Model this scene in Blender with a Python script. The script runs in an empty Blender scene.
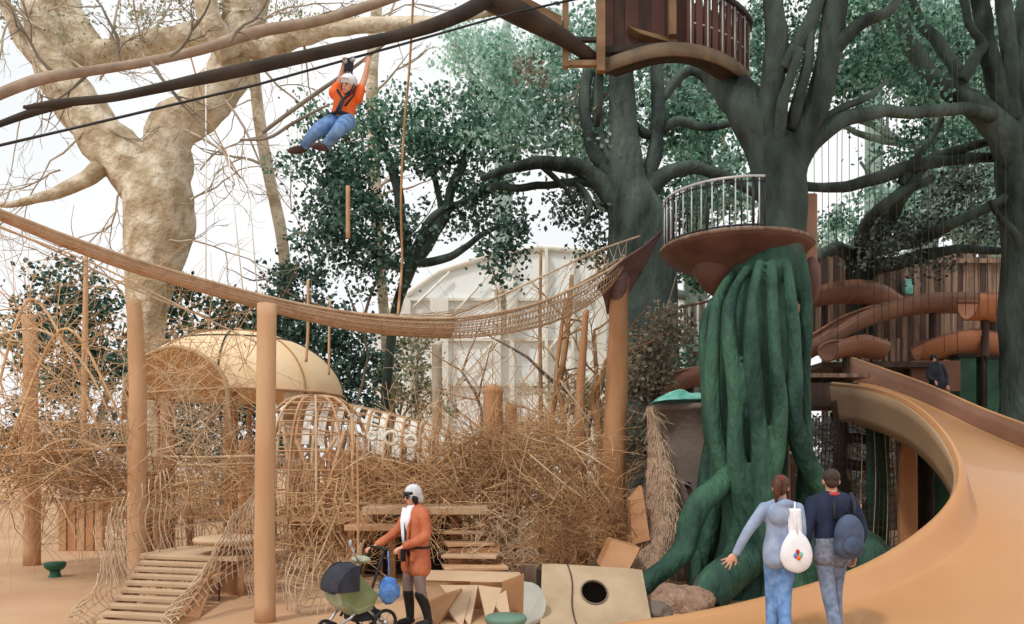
import bpy, bmesh, math, random
import numpy as np
from mathutils import Vector, Matrix, noise
from mathutils.bvhtree import BVHTree
random.seed(7); NR = np.random.default_rng(7)
scene = bpy.context.scene
COL = scene.collection
PI = math.pi
H = 1.97; F = 800.0; HY = 460.0

def W(px, py, D): return Vector(((px-512)/F*D, D, H-(py-HY)/F*D))
def G(px, py):
    D = F*H/(py-HY); return Vector(((px-512)/F*D, D, 0))
def lin(c):
    out = []
    for v in c:
        v /= 255.0
        out.append(v/12.92 if v <= .04045 else ((v+.055)/1.055)**2.4)
    return (*out, 1)

# ---------------------------------------------------------------- materials
KEEP = {'skin','bright_orange_cloth','rust_orange_coat','red_plastic','brown_hair','cream_canvas','dry_twig','bleached_twig','brown_twig','skin','pale_bark'}
def warm(c):      # timber and bark read a little greyer than bare pigment
    if c[0]-c[2] < 25: return c
    l = .3*c[0]+.59*c[1]+.11*c[2]; return tuple((v+(l-v)*.2)*.95 for v in c)
def mat(name, c1, c2=None, scale=4, rough=.8, bump=.0, bscale=None, stretch=(1,1,1), spec=.3, metallic=0, transl=0, detail=5, lo=.35, hi=.65, coat=0, bd=.05):
    m = bpy.data.materials.new(name); m.use_nodes = True
    nt = m.node_tree; n = nt.nodes; l = nt.links
    b = n['Principled BSDF']; out = n['Material Output']
    b.inputs['Roughness'].default_value = rough
    b.inputs['Metallic'].default_value = metallic
    b.inputs['Specular IOR Level'].default_value = spec
    b.inputs['Coat Weight'].default_value = coat
    tc = n.new('ShaderNodeTexCoord'); mp = n.new('ShaderNodeMapping'); mp.inputs['Scale'].default_value = stretch
    l.new(tc.outputs['Object'], mp.inputs[0])
    if c2 is None: c2 = tuple(min(255, v*1.12) for v in c1)
    if name not in KEEP: c1, c2 = warm(c1), warm(c2)
    nz = n.new('ShaderNodeTexNoise'); nz.inputs['Scale'].default_value = scale; nz.inputs['Detail'].default_value = detail
    l.new(mp.outputs[0], nz.inputs['Vector'])
    cr = n.new('ShaderNodeValToRGB'); cr.color_ramp.elements[0].color = lin(c1); cr.color_ramp.elements[1].color = lin(c2)
    cr.color_ramp.elements[0].position = lo; cr.color_ramp.elements[1].position = hi
    l.new(nz.outputs['Fac'], cr.inputs[0]); l.new(cr.outputs[0], b.inputs['Base Color'])
    if bump:
        n2 = n.new('ShaderNodeTexNoise'); n2.inputs['Scale'].default_value = bscale or scale*3; n2.inputs['Detail'].default_value = 8
        l.new(mp.outputs[0], n2.inputs['Vector'])
        bp = n.new('ShaderNodeBump'); bp.inputs['Strength'].default_value = bump; bp.inputs['Distance'].default_value = bd
        l.new(n2.outputs['Fac'], bp.inputs['Height']); l.new(bp.outputs[0], b.inputs['Normal'])
    if transl:
        t = n.new('ShaderNodeBsdfTranslucent'); l.new(cr.outputs[0], t.inputs[0])
        mx = n.new('ShaderNodeMixShader'); mx.inputs[0].default_value = transl
        l.new(b.outputs[0], mx.inputs[1]); l.new(t.outputs[0], mx.inputs[2]); l.new(mx.outputs[0], out.inputs[0])
    return m
def leafmat(name, cols, transl=.35):
    m = bpy.data.materials.new(name); m.use_nodes = True
    nt = m.node_tree; n = nt.nodes; l = nt.links
    b = n['Principled BSDF']; out = n['Material Output']; b.inputs['Roughness'].default_value = .55
    b.inputs['Specular IOR Level'].default_value = .4
    g = n.new('ShaderNodeNewGeometry'); cr = n.new('ShaderNodeValToRGB')
    e = cr.color_ramp.elements; e[0].color = lin(cols[0]); e[0].position = 0
    e[1].color = lin(cols[-1]); e[1].position = 1
    for i, c in enumerate(cols[1:-1]):
        x = e.new((i+1)/(len(cols)-1)); x.color = lin(c)
    l.new(g.outputs['Random Per Island'], cr.inputs[0]); l.new(cr.outputs[0], b.inputs['Base Color'])
    t = n.new('ShaderNodeBsdfTranslucent'); l.new(cr.outputs[0], t.inputs[0])
    mx = n.new('ShaderNodeMixShader'); mx.inputs[0].default_value = transl
    l.new(b.outputs[0], mx.inputs[1]); l.new(t.outputs[0], mx.inputs[2]); l.new(mx.outputs[0], out.inputs[0])
    return m
M = {}
M['floor'] = mat('rubber_floor', (206,154,108), (218,170,124), .5, .75, .03, 40, spec=.25, detail=6)
M['tanwood'] = mat('tan_timber', (206,150,100), (224,172,124), 3, .7, .15, 10, stretch=(1,1,.25))
M['tanwood2'] = mat('orange_timber', (188,124,74), (208,146,94), 3, .7, .15, 10, stretch=(1,1,.25))
M['ply'] = mat('pale_plywood', (204,164,122), (216,178,138), 2, .7, .04, 20, stretch=(1,.3,1))
M['plyo'] = mat('orange_plywood', (186,124,74), (204,142,90), 2, .7, .04, 20)
M['twig'] = mat('dry_twig', (190,148,104), (226,188,144), 2, .85)
M['twigd'] = mat('brown_twig', (140,102,68), (188,146,102), 2, .85)
M['twigl'] = mat('bleached_twig', (196,166,132), (224,200,168), 2, .85)
M['rope'] = mat('tan_rope', (190,150,112), (216,180,142), 8, .9)
M['ropew'] = mat('pale_rope', (206,170,132), (226,196,160), 8, .9)
M['roped'] = mat('dark_rope', (52,54,50), (76,78,70), 8, .9)
M['netsolid'] = mat('woven_net_cloth', (190,144,106), (214,172,134), 14, .9, .4, 60)
M['palebark'] = mat('pale_bark', (176,156,126), (222,208,184), 1.6, .85, .7, 3.2, detail=9, bd=.35, lo=.4, hi=.6)
M['palebranch'] = mat('pale_branch_bark', (170,148,120), (212,194,168), 2, .85, .3, 8)
M['greybranch'] = mat('grey_branch_bark', (120,108,92), (160,146,128), 2, .85)
M['darkbeam'] = mat('dark_beam_bark', (52,44,38), (74,62,52), 2, .8, .3, 10)
M['greentrunk'] = mat('green_trunk', (22,56,46), (60,100,78), 1.3, .7, .8, 7, stretch=(1.5,1.5,.6), detail=9, lo=.38, hi=.64, spec=.4, bd=.1)
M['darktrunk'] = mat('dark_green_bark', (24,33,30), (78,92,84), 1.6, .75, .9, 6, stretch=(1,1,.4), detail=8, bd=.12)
M['midtrunk'] = mat('grey_green_bark', (70,84,76), (120,132,120), 1.6, .8, .6, 7, stretch=(1,1,.4))
M['paletrunk2'] = mat('hazy_green_bark', (130,150,138), (165,182,170), 1.6, .8, .4, 7)  # distance haze put into the bark colour
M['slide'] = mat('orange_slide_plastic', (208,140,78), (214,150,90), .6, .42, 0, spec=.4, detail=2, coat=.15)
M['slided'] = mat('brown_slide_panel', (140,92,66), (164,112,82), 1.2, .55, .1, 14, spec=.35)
M['slideb'] = mat('rust_slide_panel', (138,84,58), (160,104,76), 1.2, .5, .05, 14)
M['maroon'] = mat('rust_brown_panel', (92,54,44), (116,72,58), 2, .55, .1, 12)
M['purple'] = mat('plum_roof_panel', (110,76,74), (140,102,96), 3, .6, .2, 12)
M['plank'] = mat('weathered_plank', (104,78,60), (156,122,98), 2.2, .8, .3, 16, stretch=(4,4,.35))
M['plankd'] = mat('dark_brown_panel', (70,48,40), (96,68,56), 2.2, .7, .25, 12, stretch=(3,3,.4))
M['black'] = mat('black_metal', (26,26,28), (36,36,38), 4, .4, spec=.5)
M['railwhite'] = mat('pale_steel', (176,180,180), (204,206,204), 4, .35, spec=.6)
M['taupe'] = mat('taupe_render', (112,96,86), (136,118,104), 1.5, .85, .3, 12)
M['fibre'] = mat('coir_fibre', (150,112,86), (192,152,122), 9, .95, 1.0, 26, detail=10)
M['teal'] = mat('teal_tarp', (70,160,140), (150,214,200), 5, .45, .4, 9)
M['canvas'] = mat('cream_canvas', (246,216,172), (252,228,190), 1, .8, transl=.15)
M['frame'] = mat('upper_frame_timber', (136,98,62), (164,124,84), 3, .7, .2, 10)
M['canvasrim'] = mat('tan_canvas_rim', (196,152,104), (214,172,124), 3, .8)
M['hall'] = mat('pale_hall_panel', (238,240,238), (246,248,246), .6, .8)
M['hallrib'] = mat('pale_hall_rib', (226,222,210), (236,232,222), .8, .8)
M['stoolgreen'] = mat('green_stool_plastic', (34,84,62), (44,98,74), 3, .45)
M['greendisc'] = mat('sage_table_top', (98,130,112), (112,144,126), 3, .6)
M['greydisc'] = mat('pale_grey_panel', (184,186,178), (198,200,192), 3, .7)
M['dark'] = mat('recess_shade_board', (38,34,32), (54,48,44), 3, .9)  # recess shade put into the colour; black post and caps share it
M['greenpost'] = mat('green_painted_post', (36,70,54), (56,96,74), 2, .7, .3, 10)
M['hedge'] = leafmat('hedge_leaf', [(26,44,38),(52,78,66),(90,116,100)])
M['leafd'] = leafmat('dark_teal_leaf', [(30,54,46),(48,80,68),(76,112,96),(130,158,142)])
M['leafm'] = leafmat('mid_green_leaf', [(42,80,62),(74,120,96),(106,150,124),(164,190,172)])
M['leafr'] = leafmat('cool_green_leaf', [(34,70,54),(62,110,86),(98,146,120),(150,186,166)])
M['leafs'] = leafmat('light_whitened_leaf', [(120,128,128),(190,196,198),(236,238,240)], .3)  # leaf colour whitened for the bright light behind the net
M['leafh'] = leafmat('hazed_green_leaf', [(66,108,88),(108,150,130),(150,188,168),(206,228,216)], .4)  # lighter tones carry painted haze for the trees at top centre
M['leafp'] = leafmat('hazy_green_leaf', [(120,168,144),(156,196,176),(194,220,206),(220,234,226)], .45)  # distance haze put into the far leaf colours
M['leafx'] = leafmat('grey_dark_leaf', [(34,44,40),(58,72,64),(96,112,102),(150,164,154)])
M['leafo'] = leafmat('olive_leaf', [(110,116,84),(150,154,120),(190,190,160)])
M['leafbrown'] = leafmat('dry_grey_leaf', [(96,86,72),(134,122,104),(160,150,130),(110,120,96)])
M['skin'] = mat('skin', (206,150,124), (216,162,136), 6, .5)
M['hairb'] = mat('brown_hair', (72,46,34), (96,62,44), 20, .5)
M['hairs'] = mat('short_brown_hair', (50,36,30), (74,54,44), 30, .6)
M['jean'] = mat('blue_denim', (84,120,170), (122,156,200), 12, .85)
M['jean2'] = mat('grey_blue_denim', (96,108,132), (136,148,170), 12, .85)
M['hoodie'] = mat('grey_blue_jersey', (134,150,178), (160,174,198), 8, .9)
M['white'] = mat('white_cloth', (226,226,232), (242,242,246), 6, .85)
M['navy'] = mat('navy_cloth', (26,34,56), (38,48,74), 6, .8)
M['pack'] = mat('slate_backpack_cloth', (62,74,96), (80,92,116), 8, .75)
M['plaid'] = mat('grey_plaid_cloth', (96,102,118), (134,138,152), 26, .85)
M['coat'] = mat('rust_orange_coat', (172,92,60), (196,116,80), 5, .6, .3, 14)
M['legging'] = mat('taupe_trouser_cloth', (128,104,94), (154,130,118), 5, .8)
M['boot'] = mat('black_boot_leather', (22,22,24), (38,38,40), 5, .4)
M['hat'] = mat('pale_grey_knit', (186,188,192), (222,224,226), 20, .9)
M['orange'] = mat('bright_orange_cloth', (236,98,36), (246,120,56), 5, .7)
M['olive'] = mat('olive_cloth', (112,124,72), (134,146,92), 6, .85)
M['oliveg'] = mat('pale_olive_cloth', (150,154,128), (172,176,150), 6, .85)
M['charcoal'] = mat('charcoal_cloth', (40,42,50), (58,60,70), 6, .8)
M['bagblue'] = mat('bright_blue_cloth', (60,110,176), (110,150,206), 14, .7)
M['alu'] = mat('brushed_metal', (170,172,176), (194,196,200), 6, .35, metallic=.7)
M['red'] = mat('red_plastic', (170,40,40), (190,60,56), 4, .4)
M['shoe'] = mat('dark_brown_shoe', (66,48,46), (90,70,66), 8, .7)

# ---------------------------------------------------------------- mesh helpers
def frame(t):
    t = t.normalized(); a = Vector((0,0,1)) if abs(t.z) < .9 else Vector((1,0,0))
    u = t.cross(a).normalized(); return u, t.cross(u).normalized()
class MB:
    def __init__(s): s.v = []; s.f = []
    def add(s, vs, fs):
        o = len(s.v); s.v += [tuple(v) for v in vs]; s.f += [tuple(i+o for i in f) for f in fs]; return s
    def tube(s, pts, rad, n=8, caps=True, wob=0, wsc=1.0):
        pts = [Vector(p) for p in pts]
        if len(pts) < 2: return s
        if not hasattr(rad, '__len__'): rad = [rad]*len(pts)
        u = None; vs = []
        for i, p in enumerate(pts):
            t = pts[min(i+1, len(pts)-1)]-pts[max(i-1, 0)]
            if t.length < 1e-7: t = Vector((0,0,1))
            t.normalize()
            if u is None: u, w = frame(t)
            else:
                u = u - t*u.dot(t)
                if u.length < 1e-6: u, _ = frame(t)
                u.normalize()
            w = t.cross(u)
            for k in range(n):
                a = 2*PI*k/n; d = u*math.cos(a)+w*math.sin(a); r = rad[i]
                if wob: r *= 1+wob*noise.noise((p+d*rad[i])*wsc)
                vs.append(p+d*r)
        fs = [(i*n+k, i*n+(k+1) % n, (i+1)*n+(k+1) % n, (i+1)*n+k) for i in range(len(pts)-1) for k in range(n)]
        if caps:
            fs.append(tuple(reversed(range(n)))); b = (len(pts)-1)*n; fs.append(tuple(b+k for k in range(n)))
        return s.add(vs, fs)
    def box(s, c, d, rz=0, rx=0, ry=0):
        R = Matrix.Rotation(rz, 3, 'Z') @ Matrix.Rotation(ry, 3, 'Y') @ Matrix.Rotation(rx, 3, 'X'); c = Vector(c)
        vs = [c+R @ Vector((x*d[0]/2, y*d[1]/2, z*d[2]/2)) for x in (-1,1) for y in (-1,1) for z in (-1,1)]
        return s.add(vs, [(0,1,3,2),(4,6,7,5),(0,4,5,1),(2,3,7,6),(0,2,6,4),(1,5,7,3)])
    def ball(s, c, r, seg=14, rings=9, R=None):
        c = Vector(c)
        if not hasattr(r, '__len__'): r = (r, r, r)
        vs = []
        def q(v):
            v = Vector((v[0]*r[0], v[1]*r[1], v[2]*r[2]))
            return c+(R @ v if R else v)
        vs.append(q((0,0,1)))
        for i in range(1, rings):
            th = PI*i/rings
            for k in range(seg):
                a = 2*PI*k/seg; vs.append(q((math.sin(th)*math.cos(a), math.sin(th)*math.sin(a), math.cos(th))))
        vs.append(q((0,0,-1))); fs = []
        for k in range(seg): fs.append((0, 1+k, 1+(k+1) % seg))
        for i in range(rings-2):
            for k in range(seg):
                a = 1+i*seg+k; b = 1+i*seg+(k+1) % seg; fs.append((a, a+seg, b+seg, b))
        e = len(vs)-1; o = 1+(rings-2)*seg
        for k in range(seg): fs.append((e, o+(k+1) % seg, o+k))
        return s.add(vs, fs)
    def lathe(s, c, prof, n=32, sx=1, sy=1, a0=0, a1=2*PI):
        c = Vector(c); full = abs(a1-a0-2*PI) < 1e-6; m = n if full else n+1; vs = []
        for r, z in prof:
            for k in range(m):
                a = a0+(a1-a0)*k/n; vs.append(c+Vector((r*sx*math.cos(a), r*sy*math.sin(a), z)))
        fs = [(i*m+k, i*m+(k+1) % m, (i+1)*m+(k+1) % m, (i+1)*m+k) for i in range(len(prof)-1) for k in range(n)]
        return s.add(vs, fs)
    def grid(s, fn, nu, nv, thick=0, keep=None, closed_u=False):
        P = [[Vector(fn(i/nu, j/nv)) for j in range(nv+1)] for i in range(nu+1)]
        N = [[None]*(nv+1) for _ in range(nu+1)]
        for i in range(nu+1):
            for j in range(nv+1):
                a = P[min(i+1, nu)][j]-P[max(i-1, 0)][j]; b = P[i][min(j+1, nv)]-P[i][max(j-1, 0)]
                N[i][j] = a.cross(b).normalized() if a.cross(b).length > 1e-9 else Vector((0,0,1))
        idx = lambda i, j: i*(nv+1)+j
        K = [(i, j) for i in range(nu) for j in range(nv) if keep is None or keep((i+.5)/nu, (j+.5)/nv)]
        vs = [P[i][j] for i in range(nu+1) for j in range(nv+1)]
        fs = [(idx(i, j), idx(i+1, j), idx(i+1, j+1), idx(i, j+1)) for i, j in K]
        if thick:
            n0 = len(vs); vs += [P[i][j]-N[i][j]*thick for i in range(nu+1) for j in range(nv+1)]
            edges = {}
            for f in list(fs):
                for a, b in zip(f, f[1:]+f[:1]): edges[(a, b)] = 1
            top = list(fs); fs += [tuple(n0+i for i in reversed(f)) for f in top]
            for (a, b) in edges:
                if (b, a) not in edges: fs.append((b, a, a+n0, b+n0))
        return s.add(vs, fs)
    def prism(s, poly, d):      # poly list of Vectors, extruded by vector d
        n = len(poly); d = Vector(d); vs = [Vector(p) for p in poly]+[Vector(p)+d for p in poly]
        return s.add(vs, [tuple(reversed(range(n))), tuple(range(n, 2*n))]+[(i, (i+1) % n, (i+1) % n+n, i+n) for i in range(n)])
    def build(s, name, m, parent=None, smooth=True, remesh=0, sm=0, bevel=0):
        me = bpy.data.meshes.new(name); o = bpy.data.objects.new(name, me); COL.objects.link(o)
        off = Vector((0,0,0))
        if parent is not None:
            o.parent = parent; q = parent
            while q is not None: off += q.location; q = q.parent
        me.from_pydata([(v[0]-off.x, v[1]-off.y, v[2]-off.z) for v in s.v], [], s.f)
        b = bmesh.new(); b.from_mesh(me)
        lo = [v for v in b.verts if not v.link_faces]
        if lo: bmesh.ops.delete(b, geom=lo, context='VERTS')
        bmesh.ops.recalc_face_normals(b, faces=b.faces); b.to_mesh(me); b.free()
        me.materials.append(m if not isinstance(m, str) else M[m])
        if smooth: me.polygons.foreach_set('use_smooth', [True]*len(me.polygons))
        if remesh:
            r = o.modifiers.new('r', 'REMESH'); r.mode = 'VOXEL'; r.voxel_size = remesh; r.use_smooth_shade = True
            if sm:
                q = o.modifiers.new('s', 'SMOOTH'); q.iterations = sm; q.factor = .5
        if bevel:
            q = o.modifiers.new('b', 'BEVEL'); q.width = bevel; q.segments = 2; q.limit_method = 'ANGLE'
        return o
def tag(o, label, cat, group=None, kind=None):
    o['label'] = label; o['category'] = cat
    if group: o['group'] = group
    if kind: o['kind'] = kind
    return o
def thing(name, loc, label, cat, group=None):
    o = bpy.data.objects.new(name, None); COL.objects.link(o); o.location = Vector(loc); o.empty_display_size = .2
    return tag(o, label, cat, group)
def struct(o): o['kind'] = 'structure'; return o
def cr(pts, n=6):      # catmull-rom over tuples of any length
    P = [np.array(p, float) for p in pts]; out = []
    for i in range(len(P)-1):
        p0 = P[max(i-1, 0)]; p1 = P[i]; p2 = P[i+1]; p3 = P[min(i+2, len(P)-1)]
        for k in range(n):
            t = k/n; out.append(.5*((2*p1)+(-p0+p2)*t+(2*p0-5*p1+4*p2-p3)*t*t+(-p0+3*p1-3*p2+p3)*t**3))
    out.append(P[-1]); return out
def PP(pts):      # (px,py,D,rpx) -> (x,y,z,r)
    return [(*W(a, b, d), r/F*d) for a, b, d, r in pts]
def limb(mb, pts, n=8, seg=6, wob=.12, wsc=1.5, jit=0):
    q = cr(PP(pts), seg)
    P = [Vector(a[:3]) for a in q]
    if jit: P = [p+Vector((noise.noise(p*1.7), noise.noise(p*1.7+Vector((9,0,0))), noise.noise(p*1.7+Vector((0,9,0)))))*jit for p in P]
    mb.tube(P, [max(.004, a[3]) for a in q], n, wob=wob, wsc=wsc); return P
def leaves(name, m, parent, blobs, dens=1.0, size=.13, clump=.45, flat=.0):
    """blobs: (px,py,D,rx_px,ry_px). one mesh of diamond leaves gathered in clumps"""
    C = []; off = np.array(parent.location) if parent else np.zeros(3)
    for (px, py, D, rx, ry) in blobs:
        c = np.array(W(px, py, D)); R = np.array((rx/F*D, .8*(rx+ry)/2/F*D, ry/F*D))
        nc = max(4, int(11*R[0]*R[2]/(clump**2)*.55))
        d = NR.normal(size=(nc, 3)); d /= np.linalg.norm(d, axis=1)[:, None]
        cc = c+d*R*(NR.random((nc, 1))**.45)*(1+.22*NR.normal(size=(nc, 1)).clip(-1, 1))
        nl = int(dens*75*(clump/.45)**2*(.13/size)**2)
        for q in cc:
            s = clump*(.6+.8*NR.random())
            C.append(q+NR.normal(size=(nl, 3))*s*.42*np.array((1.15, 1.15, .7)))
    C = np.concatenate(C)-off; n = len(C)
    d = NR.normal(size=(n, 3)); d[:, 2] -= .25; d /= np.linalg.norm(d, axis=1)[:, None]
    e = NR.normal(size=(n, 3)); e -= d*(e*d).sum(1)[:, None]; e /= np.linalg.norm(e, axis=1)[:, None]
    L = size*.74*(.6+.8*NR.random((n, 1))); Wd = L*.34
    V = np.empty((n, 4, 3)); V[:, 0] = C-d*L*.5; V[:, 1] = C+e*Wd; V[:, 2] = C+d*L*.5; V[:, 3] = C-e*Wd
    me = bpy.data.meshes.new(name); me.vertices.add(n*4); me.vertices.foreach_set('co', V.reshape(-1))
    me.loops.add(n*4); me.loops.foreach_set('vertex_index', np.arange(n*4, dtype=np.int32))
    me.polygons.add(n); me.polygons.foreach_set('loop_start', np.arange(0, n*4, 4, dtype=np.int32))
    try: me.polygons.foreach_set('loop_total', np.full(n, 4, dtype=np.int32))
    except Exception: pass
    me.update(calc_edges=True); me.materials.append(M[m])
    o = bpy.data.objects.new(name, me); COL.objects.link(o)
    if parent: o.parent = parent
    return o
def wander(mb, p, d, L, r, steps=8, curl=.35, grav=0, n=4, kids=0, rs=None):
    """a crooked tapering twig with side twigs"""
    P = [Vector(p)]; d = Vector(d).normalized(); dirs = []
    for i in range(steps):
        d = (d+Vector((random.gauss(0, 1), random.gauss(0, 1), random.gauss(0, 1)))*curl*.5+Vector((0,0,grav))).normalized()
        P.append(P[-1]+d*L/steps); dirs.append(d.copy())
    mb.tube(P, [max(.0035, r*(1-.75*i/steps)) for i in range(steps+1)], n, caps=False)
    for _ in range(kids):
        i = random.randint(1, steps-1)
        dd = (dirs[i]+Vector((random.gauss(0, 1), random.gauss(0, .6), random.gauss(0, 1)))*.7).normalized()
        wander(mb, P[i], dd, L*random.uniform(.3, .6), r*.55, max(4, steps-2), curl, grav, 3 if n < 5 else 4, kids-2 if kids > 2 else 0)
    return P
exec_parts = []

# ================================================================ setting
fl = MB().box((0, 60, -.1), (220, 140, .2)).build('floor', 'floor', smooth=False); struct(fl)
fl.data.transform(Matrix.Identity(4))

# ---- pale exhibition hall far behind
hall = thing('exhibition_hall', W(505, 515, 40) - Vector((0,0,W(505,515,40).z)), 'pale cream glazed hall with a low arched roof far behind the net bridge', 'building')
D0 = 40
def hz(py): return H-(py-HY)/F*D0
def hx(px): return (px-512)/F*D0
roof = [(372,330),(400,300),(440,272),(490,256),(540,248),(590,252),(640,270),(690,300)]
for i in range(len(roof)-1):
    (a, b), (c, d) = roof[i], roof[i+1]
    MB().prism([Vector((hx(a), D0, 0)), Vector((hx(c), D0, 0)), Vector((hx(c), D0, hz(d))), Vector((hx(a), D0, hz(b)))], (0,10,0)).build('wall_panel', 'hall', hall, False)
MB().tube([Vector((hx(a), D0-.1, hz(b))) for a, b in roof], .16, 6).build('roof_edge', 'hallrib', hall)
for px, top, w in ((408,300,.35),(440,300,.9),(498,262,.3),(512,262,.22),(546,250,.14),(572,256,.14),(600,258,.5),(640,270,.3)):
    MB().box((hx(px), D0-.25, hz(top)/2), (w, .5, hz(top))).build('column', 'hallrib', hall, False)
for py in (300, 340, 385):
    MB().box((hx(520), D0-.12, hz(py)), (hx(660)-hx(395), .2, .14)).build('cross_rail', 'hallrib', hall, False)
hk = MB(); hk.tube(cr([(*W(512,330,39.4),), (*W(512,300,39.4),), (*W(509,289,39.4),), (*W(500,286,39.4),), (*W(496,292,39.4),)], 5), .32, 6).build('hooked_duct', 'hallrib', hall)
for a, b, c, d in ((455,385,505,330),(520,385,575,318),(575,400,625,330),(400,320,450,272),(440,330,500,262)):
    MB().tube([W(a,b,39.7), W(c,d,39.7)], .07, 5).build('brace', 'hallrib', hall)

# ---- hedge and low mounds at the left edge of the floor
def shrub(label, blobs, m, size, clump, base, dens=1.0, cat='shrub', name='evergreen_shrub', stemmat='greybranch', h=None):
    b = Vector(base); t = thing(name, b, label, cat)
    leaves('foliage', m, t, blobs, dens, size, clump)
    s = MB(); hh = h or max(1.0, W(blobs[0][0], blobs[0][1], blobs[0][2]).z)
    for k in range(4):
        wander(s, b+Vector((random.uniform(-.3,.3), random.uniform(-.2,.2), -.03)), (random.uniform(-.35,.35), random.uniform(-.2,.2), 1), hh, .09, 8, .25, 0, 6, 3)
    s.build('stem', stemmat, t); return t
gb = lambda px, D: Vector(((px-512)/F*D, D, 0))
shrub('dark clipped hedge along the far left edge of the sandy floor', [(-30,445,38,50,40),(30,442,38,50,44),(90,446,38,50,40),(150,446,38,50,40),(205,452,38,40,34),(260,455,38,40,30)], 'hedge', .28, .8, gb(70,38), 1.0, 'hedge', 'clipped_hedge', h=1.2)
shrub('big dark teal shrub behind the bare twigs at left', [(62,300,27,42,48),(95,340,27,40,50),(40,345,27,36,44),(75,380,27,50,34)], 'leafd', .24, .62, gb(70,27), 1.0)
shrub('dark shrub directly behind the cream dome tent', [(185,315,26,48,40),(235,325,26,42,30),(165,370,26,38,44),(270,350,26,40,44),(240,400,26,60,40)], 'leafd', .24, .62, gb(215,26), 1.0)
shrub('tall dark shrub between the dome tent and the leafy tree', [(300,285,25,34,42),(330,340,25,44,42),(285,325,25,34,40),(360,360,25,40,34),(330,395,25,50,30)], 'leafd', .22, .6, gb(325,25), 1.1)
shrub('pale olive bush in front of the hall', [(398,385,28,34,36),(410,345,28,26,28),(430,400,28,30,20)], 'leafo', .2, .5, gb(405,28), .8, name='olive_bush')

# ================================================================ trees
def tree(name, label, base, trunkpts, tm, limbs, crowns, n=14, bm=None, wob=.12, cat='tree'):
    t = thing(name, base, label, cat)
    tb = MB(); limb(tb, trunkpts, n, 8, wob, 1.2); tb.build('trunk', tm, t)
    for L in limbs:
        b = MB(); limb(b, L, 8, 7, .14, 2.0, jit=.06); b.build('branch', bm or tm, t)
    for (m, blobs, dens, size, clump) in crowns: leaves('foliage', m, t, blobs, dens, size, clump)
    return t
# pale giant tree, left
pt = tree('giant_pale_tree', 'giant bare pale tree with a forked trunk rising behind the net bridge', gb(152, 24),
  [(150,530,24,26),(148,420,24,15),(146,330,24,17),(150,285,24,23),(158,235,24,32),(160,200,24,34),(152,178,24,30),(146,165,24,24)], 'palebark', [
  [(158,205,24,24),(130,165,24,26),(92,125,24,24),(60,75,24,22),(45,25,24,20),(38,-20,24,18)],
  [(166,205,24,26),(168,165,24,24),(170,135,24,24),(196,112,24,24),(222,85,24,22),(238,45,24,22),(246,0,24,22),(250,-25,24,22)],
  [(60,60,24,14),(90,55,24,12),(125,48,24,12),(170,40,24,12),(210,30,24,14),(245,28,24,16)],
  [(240,55,24,14),(290,38,23.5,12),(330,28,23,9),(390,24,22.5,7),(450,20,22,5),(500,10,22,4)],
  [(40,60,24,9),(20,40,24,7),(8,10,24,6),(0,-20,24,5)],
  [(120,150,24,10),(85,180,23.6,8),(45,196,23.2,5),(10,205,22.8,3),(-10,200,22.6,3)],
  [(232,60,23.5,14),(210,20,23,12),(200,-20,23,10)],
  [(100,60,24.3,16),(70,20,24.3,16),(60,-20,24.3,16)],
  ], [], 20, wob=.12)
tw = MB()
for (x, y, dx, dy, L, r, k) in [(60,90,-1,.3,5,.06,6),(85,130,-1,-.5,5,.05,6),(45,30,-1,.4,4,.06,6),(110,40,.4,1,3.5,.05,5),(150,45,.6,1,3.5,.05,5),(190,35,.3,1,3,.05,5),
    (250,60,1,-.5,5,.05,6),(225,100,1,-.8,5,.05,6),(185,130,1,-.5,4,.05,5),(280,40,1,.6,4,.05,6),(330,30,1,.2,4,.05,5),(130,170,-1,-.8,5,.05,6),(60,170,-1,-.4,3,.04,5),
    (170,240,1,-.3,3.5,.04,5),(190,200,.8,.6,3,.04,5),(30,50,.3,-1,3,.04,5),(200,110,1,.2,3.5,.04,5),(110,130,.6,-.3,3,.04,5),(250,10,-1,.3,3,.05,5),(70,60,1,-.6,3,.05,6),
    (10,20,-.4,-1,3,.05,6),(300,30,.3,-1,3,.04,5),(100,80,.8,.4,3,.04,6),(20,120,-.5,-1,3,.03,5),(240,30,1,.7,4,.05,6),(200,170,1,.9,3.5,.04,5),(145,60,-.3,1,2.6,.05,5),(50,10,.9,.5,3,.05,5)]:
    wander(tw, W(x, y, 23.3), (dx, random.uniform(-.3,.3), dy), L, r*.8, 10, .4, 0, 4, k)
tw.build('twigs', 'palebranch', pt)
# clusters of dry pale leaf on the top left
leaves('foliage', 'leafo', pt, [(20,12,24,40,20),(70,30,24,40,18),(150,20,24,40,20),(130,45,24,40,14),(200,8,24,40,14),(290,18,24,36,14),(230,10,24,40,24)], .25, .13, .5)

# two slim pale trunks leaning
for lab, pts in (('slim pale leaning trunk right of the giant pale tree', [(292,505,26,7),(289,330,26,6),(282,240,26,6),(268,170,26,6),(258,110,26,6),(246,-20,26,5)]),
                 ('slim pale upright trunk directly behind the person on the zip line', [(396,500,28,6),(385,330,28,5),(376,200,28,6),(372,95,28,6),(374,40,28,6),(380,-20,28,5)])):
    t = thing('slim_trunk', gb(pts[0][0], pts[0][2]), lab, 'tree'); b = MB(); limb(b, pts, 8, 7, .1); b.build('trunk', 'palebark', t)
    for k in range(5):
        b = MB(); i = random.randint(2, 4); wander(b, W(pts[i][0], pts[i][1], pts[i][2]), (random.uniform(-1,1), 0, random.uniform(.2,1)), 2.4, .06, 8, .35, 0, 4, 3); b.build('branch', 'palebranch', t)

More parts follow.
